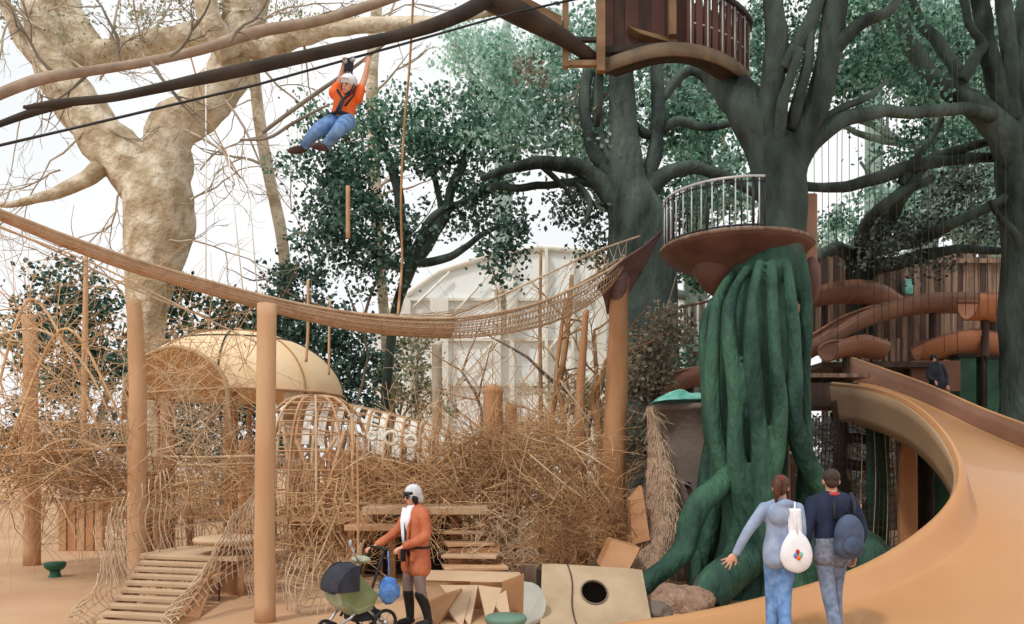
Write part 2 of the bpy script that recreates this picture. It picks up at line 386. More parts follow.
# central leafy tree
ct = tree('leafy_tree', 'round dark green leafy tree hanging over the net bridge, left of the hall', gb(405, 22),
  [(378,545,23,6),(384,420,23,5),(394,320,22.5,5),(408,275,22,6),(418,250,22,7)], 'darktrunk', [
  [(415,262,22,6),(430,240,22,6),(445,215,22,5),(455,180,22,5),(470,150,22,4),(480,110,22,3)],
  [(412,265,22,6),(402,230,22,6),(398,190,22,5),(385,150,22,5),(370,110,22,4)],
  [(415,250,22,5),(435,215,21.6,4),(475,195,21.6,3),(505,170,21.6,3),(520,140,22,2)],
  [(405,270,22,5),(375,255,22,4),(345,225,22,3),(320,190,22,3)],
  [(418,262,21.6,5),(450,258,21.6,4),(480,235,21.6,3),(510,225,21.6,2)],
  [(425,250,22.2,4),(440,205,22.2,3),(432,165,22.2,3),(425,110,22.2,2)],
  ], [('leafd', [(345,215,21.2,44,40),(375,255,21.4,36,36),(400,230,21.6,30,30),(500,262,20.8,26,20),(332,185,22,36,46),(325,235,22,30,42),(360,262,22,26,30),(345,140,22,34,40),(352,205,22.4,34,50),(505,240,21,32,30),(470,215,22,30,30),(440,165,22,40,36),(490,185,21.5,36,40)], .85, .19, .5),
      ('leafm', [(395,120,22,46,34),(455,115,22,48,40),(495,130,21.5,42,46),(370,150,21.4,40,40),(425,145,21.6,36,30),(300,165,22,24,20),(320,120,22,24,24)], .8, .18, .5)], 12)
# spreading tree behind, with the dark forked trunk
st = tree('spreading_tree', 'spreading tree with a dark forked trunk between the leafy tree and the treehouse tree', gb(648, 19),
  [(652,555,19,36),(650,420,19,32),(645,300,19,32),(642,240,19,34),(632,205,19,26),(626,180,19,20),(624,130,19,14),(622,90,19,13),(620,50,19,13),(618,-10,19,12)], 'darktrunk', [
  [(635,225,19,15),(612,195,19,12),(585,170,18.8,9),(550,163,18.6,7),(515,168,18.4,5),(480,178,18.2,3)],
  [(618,200,19,10),(605,170,19,8),(590,140,19,7),(586,105,19,6),(588,70,19,6)],
  [(600,182,19,6),(560,184,18.8,4),(520,188,18.6,4),(490,186,18.4,3)],
  [(640,210,19,11),(660,180,19,9),(690,168,19,7),(730,178,19,5),(760,200,19,4)],
  [(622,180,19,8),(606,150,19,5),(598,120,19,5),(600,60,19,5),(602,10,19,5)],
  [(628,120,19.3,6),(650,135,19.6,5),(680,122,20,5),(710,128,20,4),(740,120,20,3)],
  [(540,165,18.6,3),(555,178,18.6,3),(566,190,18.6,2),(572,205,18.6,2)],
  [(575,185,18.8,3),(590,200,18.8,3),(585,225,18.8,2)],
  [(640,200,19,9),(655,150,19.5,8),(658,90,20,7),(655,30,20,7)],
  [(660,100,20,5),(690,70,20,5),(720,90,20,4),(745,70,20,4)],
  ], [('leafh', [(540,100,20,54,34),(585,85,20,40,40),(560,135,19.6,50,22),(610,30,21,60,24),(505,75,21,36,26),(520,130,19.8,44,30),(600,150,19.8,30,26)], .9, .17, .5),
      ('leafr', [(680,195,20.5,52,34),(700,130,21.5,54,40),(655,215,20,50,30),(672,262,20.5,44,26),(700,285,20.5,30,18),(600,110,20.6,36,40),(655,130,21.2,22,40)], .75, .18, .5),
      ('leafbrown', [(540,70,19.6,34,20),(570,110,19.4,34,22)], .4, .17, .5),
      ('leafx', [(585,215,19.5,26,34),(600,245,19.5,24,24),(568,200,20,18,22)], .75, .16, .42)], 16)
for lab, x, D, bl in (('mid green tree far behind the upper treehouse', 700, 27, [(560,40,27,60,40),(640,40,27,60,50),(720,60,27,60,50),(700,140,27,60,40),(740,200,27,50,40),(600,150,27,50,30),(520,90,27,40,30)]),
        ('mid green tree far behind the low spreading tree', 930, 27, [(930,60,27,70,44),(1010,110,27,60,60),(960,160,27,60,34),(900,215,27,50,24),(990,220,27,60,40),(860,60,27,50,40),(840,240,27,40,24),(940,20,27,70,30)])):
    t = thing('broad_tree', gb(x, D), lab, 'tree'); b = MB(); limb(b, [(x,520,D,14),(x+4,400,D,12),(x-4,280,D,11),(x+3,160,D,8),(x,60,D,5)], 10, 6, .1); b.build('trunk', 'midtrunk', t)
    for k in range(5): b = MB(); wander(b, W(x, 100+50*k, D), (random.choice((-1,1)), 0, .7), 4, .2, 8, .3, 0, 5, 3); b.build('branch', 'midtrunk', t)
    leaves('foliage', 'leafh', t, bl, .9, .24, .7)
# distant hazy tree line behind the right half
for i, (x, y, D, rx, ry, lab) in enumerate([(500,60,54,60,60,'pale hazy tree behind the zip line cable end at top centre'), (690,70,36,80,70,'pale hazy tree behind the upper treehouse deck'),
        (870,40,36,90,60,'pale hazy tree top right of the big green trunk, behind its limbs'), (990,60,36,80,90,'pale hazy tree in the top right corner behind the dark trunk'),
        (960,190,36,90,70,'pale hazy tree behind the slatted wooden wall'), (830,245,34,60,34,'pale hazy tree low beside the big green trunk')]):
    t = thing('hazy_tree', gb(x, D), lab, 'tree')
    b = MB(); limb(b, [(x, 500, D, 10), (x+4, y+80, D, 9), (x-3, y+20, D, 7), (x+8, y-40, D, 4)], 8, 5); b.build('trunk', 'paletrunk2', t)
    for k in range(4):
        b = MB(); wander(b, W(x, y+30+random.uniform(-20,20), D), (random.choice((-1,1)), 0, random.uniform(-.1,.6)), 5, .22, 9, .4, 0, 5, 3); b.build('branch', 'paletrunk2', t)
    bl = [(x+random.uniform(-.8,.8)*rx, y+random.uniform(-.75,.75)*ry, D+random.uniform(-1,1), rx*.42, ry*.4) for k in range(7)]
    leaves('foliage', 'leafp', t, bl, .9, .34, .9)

# ---- main green tree with the treehouses
TD = 12.5
mtree = thing('treehouse_tree', gb(752, TD), 'massive green fluted tree carrying the round railed platform, behind the walking couple', 'tree')
tb = MB()
core = [(752,612,12.7,38),(748,560,12.7,34),(750,500,12.7,35),(750,440,12.7,37),(751,380,12.7,40),(755,320,12.7,40),(765,285,12.5,32),(772,255,12.5,30),(778,240,12.5,24)]
limb(tb, core, 28, 8, .1, 1.0)
def strand(pts): 
    q = cr(PP(pts), 7); tb.tube([Vector(a[:3]) for a in q], [a[3] for a in q], 12, wob=.18, wsc=1.6)
def sts(L):
    for q in L: strand(q)
sts([[(745,262,12.5,5),(722,290,12.2,5.5),(714,330,11.95,7),(712,400,11.9,8.6),(718,450,11.9,9.4),(731,500,11.9,10.1),(733,550,11.9,15),(722,585,11.6,18),(706,606,11.3,18)],
     [(752,262,12.2,5),(733,295,11.85,6.2),(730,340,11.7,7.8),(736,400,11.65,8.6),(736,460,11.6,9.4),(748,520,11.7,14),(748,570,11.6,17),(738,612,11.4,20)],
     [(760,262,11.9,5),(752,300,11.65,6.2),(752,350,11.5,8.6),(757,410,11.5,8.6),(762,470,11.5,10.1),(764,530,11.5,15),(768,575,11.5,18),(772,612,11.4,20)],
     [(772,262,11.9,5),(772,300,11.65,6.2),(775,360,11.5,7.8),(780,410,11.5,8.6),(776,450,11.6,9.4),(770,490,11.6,9.4),(778,540,11.6,14),(790,580,11.5,17),(800,612,11.4,18)],
     [(786,262,12,5),(791,300,11.8,6.2),(795,360,11.7,7.8),(793,410,11.7,9.4),(800,445,11.8,10.9),(818,480,11.9,10.9),(836,508,12,13),(852,532,12,12),(870,560,12,11)],
     [(800,250,12.3,5),(806,300,12.2,6.2),(804,390,12.2,7),(806,450,12.3,7.8),(808,520,12.3,12),(810,570,12.3,14),(822,610,12.3,16)],
     [(730,280,12.7,5),(706,320,12.6,5.5),(706,380,12.4,6.2),(709,430,12.4,7),(716,470,12.4,7),(712,520,12.4,9),(700,570,12.4,10),(700,606,12.4,11)]])
tb.build('trunk', 'greentrunk', mtree, remesh=.035, sm=1)
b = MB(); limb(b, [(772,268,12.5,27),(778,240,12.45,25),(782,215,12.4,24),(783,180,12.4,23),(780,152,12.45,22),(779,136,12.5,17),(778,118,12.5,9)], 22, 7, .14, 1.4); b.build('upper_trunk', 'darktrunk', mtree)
for pts in ([(738,462,12.0,10),(720,484,11.7,11),(702,500,11.5,12),(691,522,11.4,13),(684,548,11.3,12),(668,566,11.2,10),(650,580,11.1,9),(638,596,11.0,10),(632,612,11.0,8)],
            [(716,430,12.9,9),(708,470,12.8,9),(703,505,12.6,8),(698,550,12.4,8),(694,600,12.2,8)],
            [(756,556,11.6,17),(738,568,11.25,20),(720,582,11.0,21),(706,600,10.9,18)],
            [(850,530,12.2,10),(868,545,12.4,13),(885,560,12.6,10),(900,575,12.8,6)]):
    b = MB(); limb(b, pts, 14, 7, .14, 1.6); b.build('root', 'greentrunk', mtree)
for pts in ([(779,185,12.5,22),(765,150,12.6,20),(748,115,12.7,19),(736,96,13.1,19),(724,80,13.5,18),(716,66,13.8,15)],
            [(775,175,12.5,16),(769,130,12.5,14),(771,90,12.4,12),(776,45,12.3,12),(774,5,12.2,10),(776,-25,12.2,10)],
            [(785,180,12.5,19),(800,142,12.4,16),(815,108,12.3,14),(826,70,12.2,12),(834,30,12.1,12),(840,-20,12,11)],
            [(793,172,12.5,12),(815,140,12.4,10),(842,120,12.4,8),(880,112,13,6),(925,112,14,6),(965,109,15.3,6),(992,116,16,7)],
            [(783,70,12.3,9),(798,45,12.2,8),(812,18,12.1,7),(824,-20,12,6)],
            [(828,60,12.2,7),(845,38,12,7),(865,22,11.9,6),(888,12,11.9,5),(905,-10,11.9,4)],
            [(792,130,12.3,7),(800,95,12.1,6),(808,60,12.1,5),(812,30,12.1,4)],
            [(812,128,12.4,5),(840,108,12.6,4),(870,95,12.8,3),(890,78,13,2)],
            [(778,150,12.3,7),(782,110,12.1,6),(790,78,12.0,5),(800,50,12,4)]):
    b = MB(); limb(b, pts, 12, 7, .14, 1.8, jit=.04); b.build('branch', 'darktrunk', mtree)
leaves('foliage', 'leafr', mtree, [(800,60,14.5,24,46),(860,70,14.5,40,30),(880,35,14.5,40,24),(905,78,18,36,20),(745,12,14.5,22,12),(860,5,14,50,16),(790,15,14.8,26,20)], .75, .12, .36)
leaves('foliage', 'leafr', mtree, [(x, y, d, 110, 60) for x, y, d in ((560,-150,12),(700,-130,13),(860,-140,12),(1000,-150,13),(760,-210,10),(950,-230,10),(620,-230,10),(850,-90,15),(1080,-110,14))], .8, .3, .9)  # unseen canopy above the frame, added to shade the right side
leaves('foliage', 'leafr', mtree, [(760,60,15.5,30,30),(830,95,15,34,22),(905,40,18.5,40,40),(930,95,18.5,34,16),(870,110,15.5,30,10),(830,20,15.5,30,24)], .8, .12, .36)
# ---- right tree
rt = tree('dark_tree', 'dark tree at the right edge with limbs reaching left', gb(1030, 16.7),
  [(1045,600,16.7,52),(1040,520,16.7,42),(1036,430,16.7,34),(1034,350,16.7,30),(1032,280,16.6,28),(1030,210,16.5,27),(1026,160,16.4,27),(1026,110,16.3,22),(1030,60,16.2,18),(1036,-20,16.2,16)], 'darktrunk', [
  [(1022,165,16.4,20),(1000,130,16.2,16),(970,102,16.1,12),(940,82,16,9),(920,58,15.9,8),(905,28,15.8,7),(892,-15,15.8,7)],
  [(1020,130,16.2,12),(1002,95,16.1,10),(990,65,16,9),(983,30,16,9),(978,-20,16,8)],
  [(965,100,16.1,8),(958,75,16,7),(945,52,16,6),(925,25,16.1,6),(905,-10,16.1,6)],
  [(962,80,15.9,6),(975,58,15.8,6),(984,42,15.8,5),(968,20,15.8,4),(960,-10,15.8,4)],
  [(1012,120,16.1,9),(1010,60,16,8),(1005,10,16,8),(1003,-20,16,7)],
  [(1024,260,16.5,6),(1015,235,16.1,4),(1002,218,15.9,3),(990,200,15.8,2)],
  ], [('leafr', [(940,40,17.6,34,22),(960,68,17.8,30,16),(1000,30,17.8,24,26),(985,88,17.6,20,12),(925,90,15,30,14),(905,60,18,24,20)], .8, .14, .42)], 20)
# ---- low wide-limbed tree in the middle distance
lt = tree('low_spreading_tree', 'low tree with near horizontal limbs between the big green trunk and the right edge', gb(862, 23.4),
  [(868,500,23.4,18),(866,420,23.4,16),(862,330,23.4,17),(860,275,23.4,19),(868,245,23.2,15),(876,225,22.8,10)], 'darktrunk', [
  [(866,262,23.2,12),(880,235,21,10),(900,200,17.6,8),(925,165,17.2,6),(955,150,17,5),(1000,140,17,4),(1020,135,17,4)],
  [(795,186,16.5,5),(830,187,16.8,5),(865,182,17,6),(900,170,17,7),(945,160,17,6),(990,158,17,5),(1015,155,17,4)],
  [(870,250,23.2,9),(905,243,21,7),(945,228,17,6),(980,212,16.6,5),(1008,198,16.4,5)],
  [(864,262,23.2,9),(862,235,21,7),(878,210,17.2,6),(905,190,17,5),(935,176,17,4)],
  [(868,268,23.2,9),(900,262,21,7),(945,250,18,5),(1000,250,18,4)],
  [(855,255,23.2,8),(835,248,21,6),(815,262,18,4),(800,290,18,3)],
  [(900,185,17.1,5),(915,160,17,4),(932,138,17,3),(940,120,17,3)],
  ], [('leafx', [(900,225,18.5,44,26),(955,190,18.5,40,24),(945,225,18.5,46,20),(990,225,18.5,30,30),(880,250,18.6,36,18),(985,175,18.4,28,22),(930,262,18.8,40,14)], .6, .14, .42),
      ('leafr', [(915,135,18.5,30,18),(960,130,18.5,34,20),(895,165,18.6,28,18),(1000,120,18.5,20,18),(840,215,19,30,12),(930,140,18,30,12)], .6, .14, .42)], 14)
# tall dry shrub under the spreading tree
shrub('dry grey-brown bush between the tall timber post and the taupe drum', [(650,340,16,24,30),(642,385,16,26,34),(668,330,16,24,26),(640,430,16,20,30),(655,375,16,26,40),(630,470,16,16,26)], 'leafbrown', .13, .36, gb(646,16), 1.1, name='dry_bush')
shrub('small bright green shrub left of the platform tree by the slatted rail', [(684,352,17.5,12,22),(668,372,17.5,14,14)], 'leafr', .13, .3, gb(680,17.5), 1.0, name='green_shrub')
shrub('grey-green bush far behind the net bridge and saplings', [(560,400,24,28,18),(590,390,24,20,24),(600,420,24,24,24)], 'leafo', .16, .4, gb(580,24), .8, name='grey_bush')
#PART2

# ================================================================ big foreground slide
Ic = [(832,386,15),(868,391,13.2),(905,404,12),(938,432,11),(957,472,10.3),(946,511,9.9),(906,547,9.6),(850,577,9.35),(770,602,9.15),(690,620,9.05),(600,633,8.95)]
Oc = [(852,361,17.2),(925,387,16.2),(985,413,15.2),(1060,440,13.6),(1160,470,11.5),(1250,520,9),(1300,600,7.4),(1250,700,6.1),(1000,765,5.15),(760,800,4.62),(560,805,4.55)]
dep = [.42,.42,.42,.44,.42,.34,.26,.20,.14,.07,.03]
SI = cr([(*W(*a), d) for a, d in zip(Ic, dep)], 8); SO = cr([(*W(*a), d) for a, d in zip(Oc, dep)], 8)
def spick(L, t):
    x = t*(len(L)-1); i = min(int(x), len(L)-2); return L[i]*(1-(x-i))+L[i+1]*(x-i)
def ss(x): x = max(0, min(1, x)); return x*x*(3-2*x)
def slide_pt(t, s):
    a = spick(SI, t); b = spick(SO, t); w = np.linalg.norm(b[:3]-a[:3]); d = s*w
    p = a[:3]*(1-s)+b[:3]*s
    sh = ss(d/(.16+.25*t))*ss((w-d)/.2)
    rim = .035*max(0, 1-abs(d-.05)/.06)
    return (p[0], p[1], max(.012, p[2]-a[3]*sh+rim))
big = thing('curved_slide', (3.6, 8.6, 0), 'wide glossy tan orange slide sweeping round the lower right corner under the couple', 'slide')
bed = MB(); bed.grid(lambda u, v: slide_pt(u, v**1.6), 110, 46, thick=-.07)
bed.build('trough', 'slide', big)
bt = BVHTree.FromPolygons([Vector(v) for v in bed.v], bed.f)
def slide_z(x, y):
    h = bt.ray_cast(Vector((x, y, 3)), Vector((0,0,-1))); return h[0].z if h[0] else 0
# brown side panel on the far (outer) edge and tan skirt under the inner edge
def ow(u, v):
    t = u*.42; b = spick(SO, t); a = spick(SI, t); d = a[:2]-b[:2]; d = d/np.linalg.norm(d)*.10; return (b[0]+d[0]*(1+v), b[1]+d[1]*(1+v), b[2]+.05-v*.52)
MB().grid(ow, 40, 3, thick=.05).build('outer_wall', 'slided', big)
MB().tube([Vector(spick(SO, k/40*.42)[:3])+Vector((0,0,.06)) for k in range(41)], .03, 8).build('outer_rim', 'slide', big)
def iw(u, v):
    t = u*.5; a = spick(SI, t); return (a[0]-.02+.10*v, a[1]-.03+.06*v, max(.02, a[2]+.0-v*(.62 if t < .35 else .62-(t-.35)*2.4)))
MB().grid(iw, 50, 4, thick=.04).build('inner_skirt', M.setdefault('slides', mat('tan_slide_skirt', (172,134,96), (186,148,108), 1, .55)), big)
MB().tube([Vector(spick(SI, k/90)[:3])+Vector((.02,0,.012)) for k in range(91)], .034, 8).build('inner_rim', 'slide', big)
for px, py, D in ((880,398,13.8),):
    p = W(px, py, D); MB().tube([Vector((p.x, p.y+.3, 0)), Vector((p.x, p.y+.3, p.z-.3))], .09, 12).build('support_post', 'greenpost', big)
bl = W(957,483,10.22); b = MB().ball(bl+Vector((-.02,-.06,0)), .035, 10, 8); b.build('bolt', 'shoe', big)
cn = W(948,492,10.3)
# platform at the start of the slide
sp = thing('launch_platform', gb(840, 16.6), 'dark board box at the top end of the tan slide', 'platform')
MB().box(W(822,385,16.4)+Vector((0,.4,-.22)), (1.3,1.3,.5)).build('box_panel', 'plankd', sp, False, bevel=.02)
MB().box(W(826,378,16.4)+Vector((0,.4,.02)), (1.5,1.5,.08)).build('deck', 'plank', sp, False)
for dx in (-.6,.6):
    p = W(822,400,16.4); MB().tube([Vector((p.x+dx, p.y+.9, 0)), Vector((p.x+dx, p.y+.9, p.z-.2))], .08, 8).build('support_post', 'plankd', sp)

# ================================================================ round railed platform on the green tree
rp_ = thing('round_platform', W(738,246,12.9), 'round brown tree platform with a black balustrade around the big green trunk', 'platform')
c = W(736,249,13.0); R = 1.18
dk = MB().lathe(c, [(0,.02),(R,.02),(R+.02,0),(R+.02,-.06),(R-.02,-.09),(R*.9,-.2),(.62,-.42),(.5,-.62),(0,-.7)], 48)
dk.build('underside', 'maroon', rp_)
MB().lathe(c, [(R-.04,.021),(R+.035,.021),(R+.035,-.035),(R+.015,-.035)], 60).build('edge_strip', 'plank', rp_)
def rail_arc(c, R, a0, a1, h, n, parent, bw=.012, mtop='railwhite', mbar='black', second=True, lean=0):
    P = lambda a, z, r=R: c+Vector((r*math.cos(a), r*math.sin(a), z))
    MB().tube([P(a0+(a1-a0)*k/40, h) for k in range(41)], .022, 8).build('top_rail', mtop, parent)
    if second: MB().tube([P(a0+(a1-a0)*k/40, h-.07) for k in range(41)], .014, 6).build('under_rail', 'black', parent)
    MB().tube([P(a0+(a1-a0)*k/40, .06) for k in range(41)], .018, 6).build('bottom_rail', 'black', parent)
    for k in range(n+1):
        a = a0+(a1-a0)*k/n
        MB().tube([P(a, .03), P(a, h)], bw if k % 8 else bw*1.7, 6).build('baluster', mbar if k % 2 == 0 else mtop, parent)
rail_arc(c, R-.03, PI*.72, PI*1.53, .78, 34, rp_)
MB().lathe(W(716,276,12.8), [(0,.3),(.32,.28),(.38,.2),(.36,.05),(.22,-.2),(.0,-.36)], 24, 1, 1).build('lower_pod', M['slideb'] if 0 else 'maroon', rp_)
MB().box(W(807,236,12.75), (.2,.4,1.25)).build('side_panel', 'slided', rp_, False, bevel=.03)
MB().ball(W(807,280,12.75), (.2,.3,.45), 14, 9).build('hanging_pod', 'maroon', rp_)

# ================================================================ upper treehouse
up = thing('upper_treehouse', W(672,60,13), 'brown wooden treehouse cabin with a curved railed balcony at the top of the picture', 'treehouse')
UC = W(676,62,13.3)+Vector((.0,.0,0)); UR = 1.22
UC = W(686,80,13.3); UR = 1.06
bwp = cr([tuple(W(598,68,12.5)), tuple(W(625,58,12.3)), tuple(W(655,50,12.24)), tuple(W(684,49,12.24)), tuple(W(712,55,12.4)), tuple(W(734,66,12.75)), tuple(W(748,80,13.2)), tuple(W(745,94,13.8))], 6)
def bwf(u, v):
    p = Vector(spick(bwp, u)); n_ = Vector((UC.x-p.x, UC.y-p.y, 0)).normalized(); return p+n_*.34*v
MB().grid(bwf, 44, 3, thick=.07).build('balcony_deck', 'darkbeam', up)
def bff(u, v): return Vector(spick(bwp, u))+Vector((0,0,.08-.2*v))
MB().grid(bff, 44, 2, thick=.04).build('deck_fascia', M.setdefault('fascia', mat('brown_fascia', (110,88,66), (140,116,88), 3, .7)), up)
P = lambda a, z, r: UC+Vector((r*math.cos(a), r*math.sin(a), z))
bq = lambda u, z: Vector(spick(bwp, u))+Vector((0,0,z))
u0, u1 = .46, .93
MB().tube([bq(u0+(u1-u0)*k/30, .98)+Vector((.03,0,0)) for k in range(31)], .05, 8).build('top_rail', 'black', up)
for z_ in (.90,.42): MB().tube([bq(u0+(u1-u0)*k/30, z_) for k in range(31)], .014, 6).build('wire_rail', 'railwhite', up)
for k in range(12):
    u = u0+(u1-u0)*k/11; d = bq(min(1,u+.02),0)-bq(u-.02,0); MB().box(bq(u,.5), (.11,.03,.95), rz=math.atan2(d.y,d.x)).build('baluster_slat', 'maroon', up, False)
    if k % 2 == 0: MB().tube([bq(u,.05)+Vector((0,-.03,0)), bq(u,.95)+Vector((0,-.03,0))], .013, 6).build('baluster_rod', 'railwhite', up)
MB().grid(lambda u, v: bq(.5+.45*u, .1+.85*v)+Vector((-.12,.30,0)), 14, 2, thick=.02).build('inner_wall', 'plankd', up)
# cabin
cb = W(638,30,12.9)
for k in range(7):
    x = W(606+13*k, 40, 12.6)
    MB().box((x.x, 12.62+.02*(k % 2), x.z+.62), (.215,.06,1.6)).build('wall_board', 'plankd' if k % 2 else 'maroon', up, False)
MB().box((W(640,0,13.4).x, 13.2, W(640,40,13).z+1.55), (1.3,1.0,1.5)).build('cabin_body', 'plankd', up, False)
MB().box(W(640,49,12.5), (1.2,.14,.1), ry=-.08).build('sill_beam', 'darkbeam', up, False)
MB().prism([W(628,26,12.4), W(678,40,12.4), W(676,44,12.4), W(640,33,12.4)], (0,.25,0)).build('bracket_board', 'frame', up, False)
for px, y0, y1, w in ((565.5,68,-40,.09),(600.5,72,-40,.13),(672,36,-40,.11)):
    p, q = W(px, y0, 12.3), W(px, y1, 12.3); MB().box((p+q)/2, (w,.12,q.z-p.z)).build('frame_post', 'frame', up, False)
MB().box(W(583,64,12.3), (.44,.10,.08)).build('frame_sill', 'frame', up, False)
MB().box(W(583,40,12.3), (.5,.08,.05)).build('frame_rail', 'darkbeam', up, False)
MB().tube([W(570,62,12.35), W(592,56,12.35)], .02, 6).build('brace', 'black', up)
fb = MB(); fb.tube([W(478,-10,11.6), W(520,14,11.8), W(560,36,12.1), W(605,66,12.5)], [.2,.17,.13,.08], 8); fb.build('floor_beam', 'darkbeam', up)
MB().prism([W(520,-6,11.9), W(562,16,12.2), W(562,26,12.2), W(512,4,11.9)], (0,.3,0)).build('eave_board', 'frame', up, False)
MB().tube([W(600,72,12.4), W(600,105,12.6), W(597,125,13)], .05, 8).build('hanging_strut', 'darktrunk', up)

# ================================================================ dark branch beam, zip line
bm_ = thing('branch_beam', W(250,67,9.5), 'long dark branch-like beam crossing the top left up to the treehouse', 'beam')
b = MB(); limb(b, [(26,108,8.2,2.5),(60,103,8.4,4),(110,98,8.7,4),(150,90,8.9,4.5),(200,79,9.2,5.5),(256,67,9.6,6.5),(320,53,10,6),(400,35,10.6,6),(450,19,11.1,7),(490,-2,11.6,8),(520,-22,12,9)], 10, 6, .1); b.build('beam', 'darkbeam', bm_)
b = MB(); limb(b, [(-12,130,7.9,3),(0,124,8.0,3),(40,110,8.3,4),(70,103,8.5,4)], 8, 5, .1); b.build('side_branch', 'darkbeam', bm_)
b = MB(); limb(b, [(24,107,8.2,2),(35,108,8.3,2),(60,104,8.5,3)], 6, 4, .1); b.build('stub', 'darkbeam', bm_)
z = MB(); z.tube([W(-20,150,8.6), W(100,122,9.2), W(256,85,9.9), W(342,61,10.3), W(400,45,10.6), W(512,13,11.4), W(600,-6,12)], .016, 6)
tag(z.build('zip_line_cable', 'black'), 'thin black zip line cable just below the long dark beam', 'cable')
lb = thing('smooth_limb', W(130,65,12), 'smooth pale brown limb sloping up across the top left above the dark beam', 'branch')
b = MB(); limb(b, [(-15,100,11,6),(40,79,11.3,6),(90,71,11.6,5),(140,63,12,5),(200,50,12.4,5),(256,32,13,6),(330,18,13.6,5),(420,-12,14.4,5)], 8, 6, .1); b.build('limb', M.setdefault('limbb', mat('smooth_brown_limb', (156,128,104), (190,162,136), 3, .8)), lb)
b = MB()
for x, y, dx, dy, L in ((60,76,-1,.8,1.6),(120,66,.5,1,1.6),(170,56,.7,1,1.5),(150,62,1,-.6,1.5),(230,42,.5,.9,1.5),(90,72,-.6,-.9,1.3)): wander(b, W(x,y,11.9), (dx,random.uniform(-.3,.3),dy), L, .03, 9, .35, 0, 4, 4)
b.build('twigs', 'greybranch', lb)
lb = thing('thin_grey_branch', W(250,165,13), 'thin grey branch curving from the left under the person on the zip line', 'branch')
b = MB(); limb(b, [(240,140,13,1),(268,138,13,1.6),(290,125,13.1,1.6),(310,114,13.2,1.4),(330,104,13.3,1)], 6, 5, .1); limb(b, [(262,133,14,2),(290,112,14,2),(318,92,14,2),(350,70,14,1.6),(390,40,14,1.2)], 6, 5, .1); b.build('branch', 'greybranch', lb)

# ================================================================ net bridge
nbp = [(-40,202,8.2),(0,216,8.6),(60,240,9.1),(120,262,9.6),(180,280,10.1),(240,297,10.6),(300,312,11.1),(360,323,11.6),(420,328,12.1),(470,327,12.5),(520,319,12.9),(560,306,13.2),(600,284,13.5),(622,262,13.7)]
nbr = [.05,.055,.07,.085,.09,.10,.12,.15,.17,.2,.24,.28,.26,.12]
NB = cr([(*W(*a), r) for a, r in zip(nbp, nbr)], 6)
nbt = thing('net_bridge', W(300,312,11.1), 'sagging tan rope net bridge crossing from the left edge to the plum coloured roof', 'rope bridge')
def nbf(u, v, k=1.0, up=0):
    p = spick(NB, u); a = -PI*1.15+v*PI*1.3; r = p[3]*k
    q = spick(NB, min(1, u+.01)); t = Vector(q[:3]-p[:3]); t.z = 0; t = t.normalized() if t.length > 0 else Vector((1,0,0)); nrm = Vector((-t.y, t.x, 0))
    return Vector(p[:3])+nrm*math.cos(a)*r*1.1+Vector((0,0,math.sin(a)*r*1.0+r*.2))
MB().grid(lambda u, v: nbf(u*.66, v, .93), 60, 12, thick=.01).build('rope_matting', 'netsolid', nbt)
for v in [0,1]:
    MB().tube([nbf(k/90, v, 1.05) for k in range(91)], .022, 6).build('edge_rope', 'rope', nbt)
nm = MB()
for j in range(11): nm.tube([nbf(.05+.95*k/90, j/10, 1.02) for k in range(91)], .008, 4)
for k in range(150):
    u = .05+.94*k/150; nm.tube([nbf(min(1, u+.012*j/5), j/8, 1.02) for j in range(9)], .006, 3); nm.tube([nbf(max(0, u-.010*j/5), j/8, 1.02) for j in range(9)], .006, 3)
nm.build('netting', 'rope', nbt)
fr = MB()
for k in range(46):
    u = random.uniform(0, .98); p = nbf(u, random.random()); d = Vector((random.gauss(0,1), random.gauss(0,.5), random.gauss(0,.9)))
    wander(fr, p, d, random.uniform(.2,.6), .007, 5, .4, 0, 3)
o = fr.build('frayed_twigs', 'twigd', nbt); o['kind'] = 'stuff'
# side guy ropes sagging under it
for i, pts in enumerate(([(-10,222,8.8),(60,253,9.2),(140,292,9.9),(210,318,10.4)], [(0,228,9.4),(90,262,9.9),(180,306,10.3),(262,345,10.6)])):
    g = MB(); g.tube([Vector(a) for a in cr([tuple(W(*p)) for p in pts], 6)], .012, 5)
    tag(g.build('guy_rope', 'ropew'), ('upper', 'lower')[i]+' of two thin guy ropes running below the left part of the net bridge', 'rope')
# pale hammock shroud between bridge end and roof
hs = MB()
hA = [(400,330,12.3),(450,316,12.6),(500,296,12.9),(560,268,13.3),(600,250,13.7),(640,236,14)]
hsp = cr([tuple(W(*p)) for p in hA], 5)
hs.tube([Vector(a) for a in hsp], .018, 5)
for k in range(2, 24):
    u = .40+.58*k/24; a = Vector(hsp[int(k/24*(len(hsp)-1))]); hs.tube([a, nbf(u, .0)], .006, 3); hs.tube([a, nbf(min(1, u+.04), .0)], .006, 3)
hs.build('upper_netting', 'ropew', nbt)

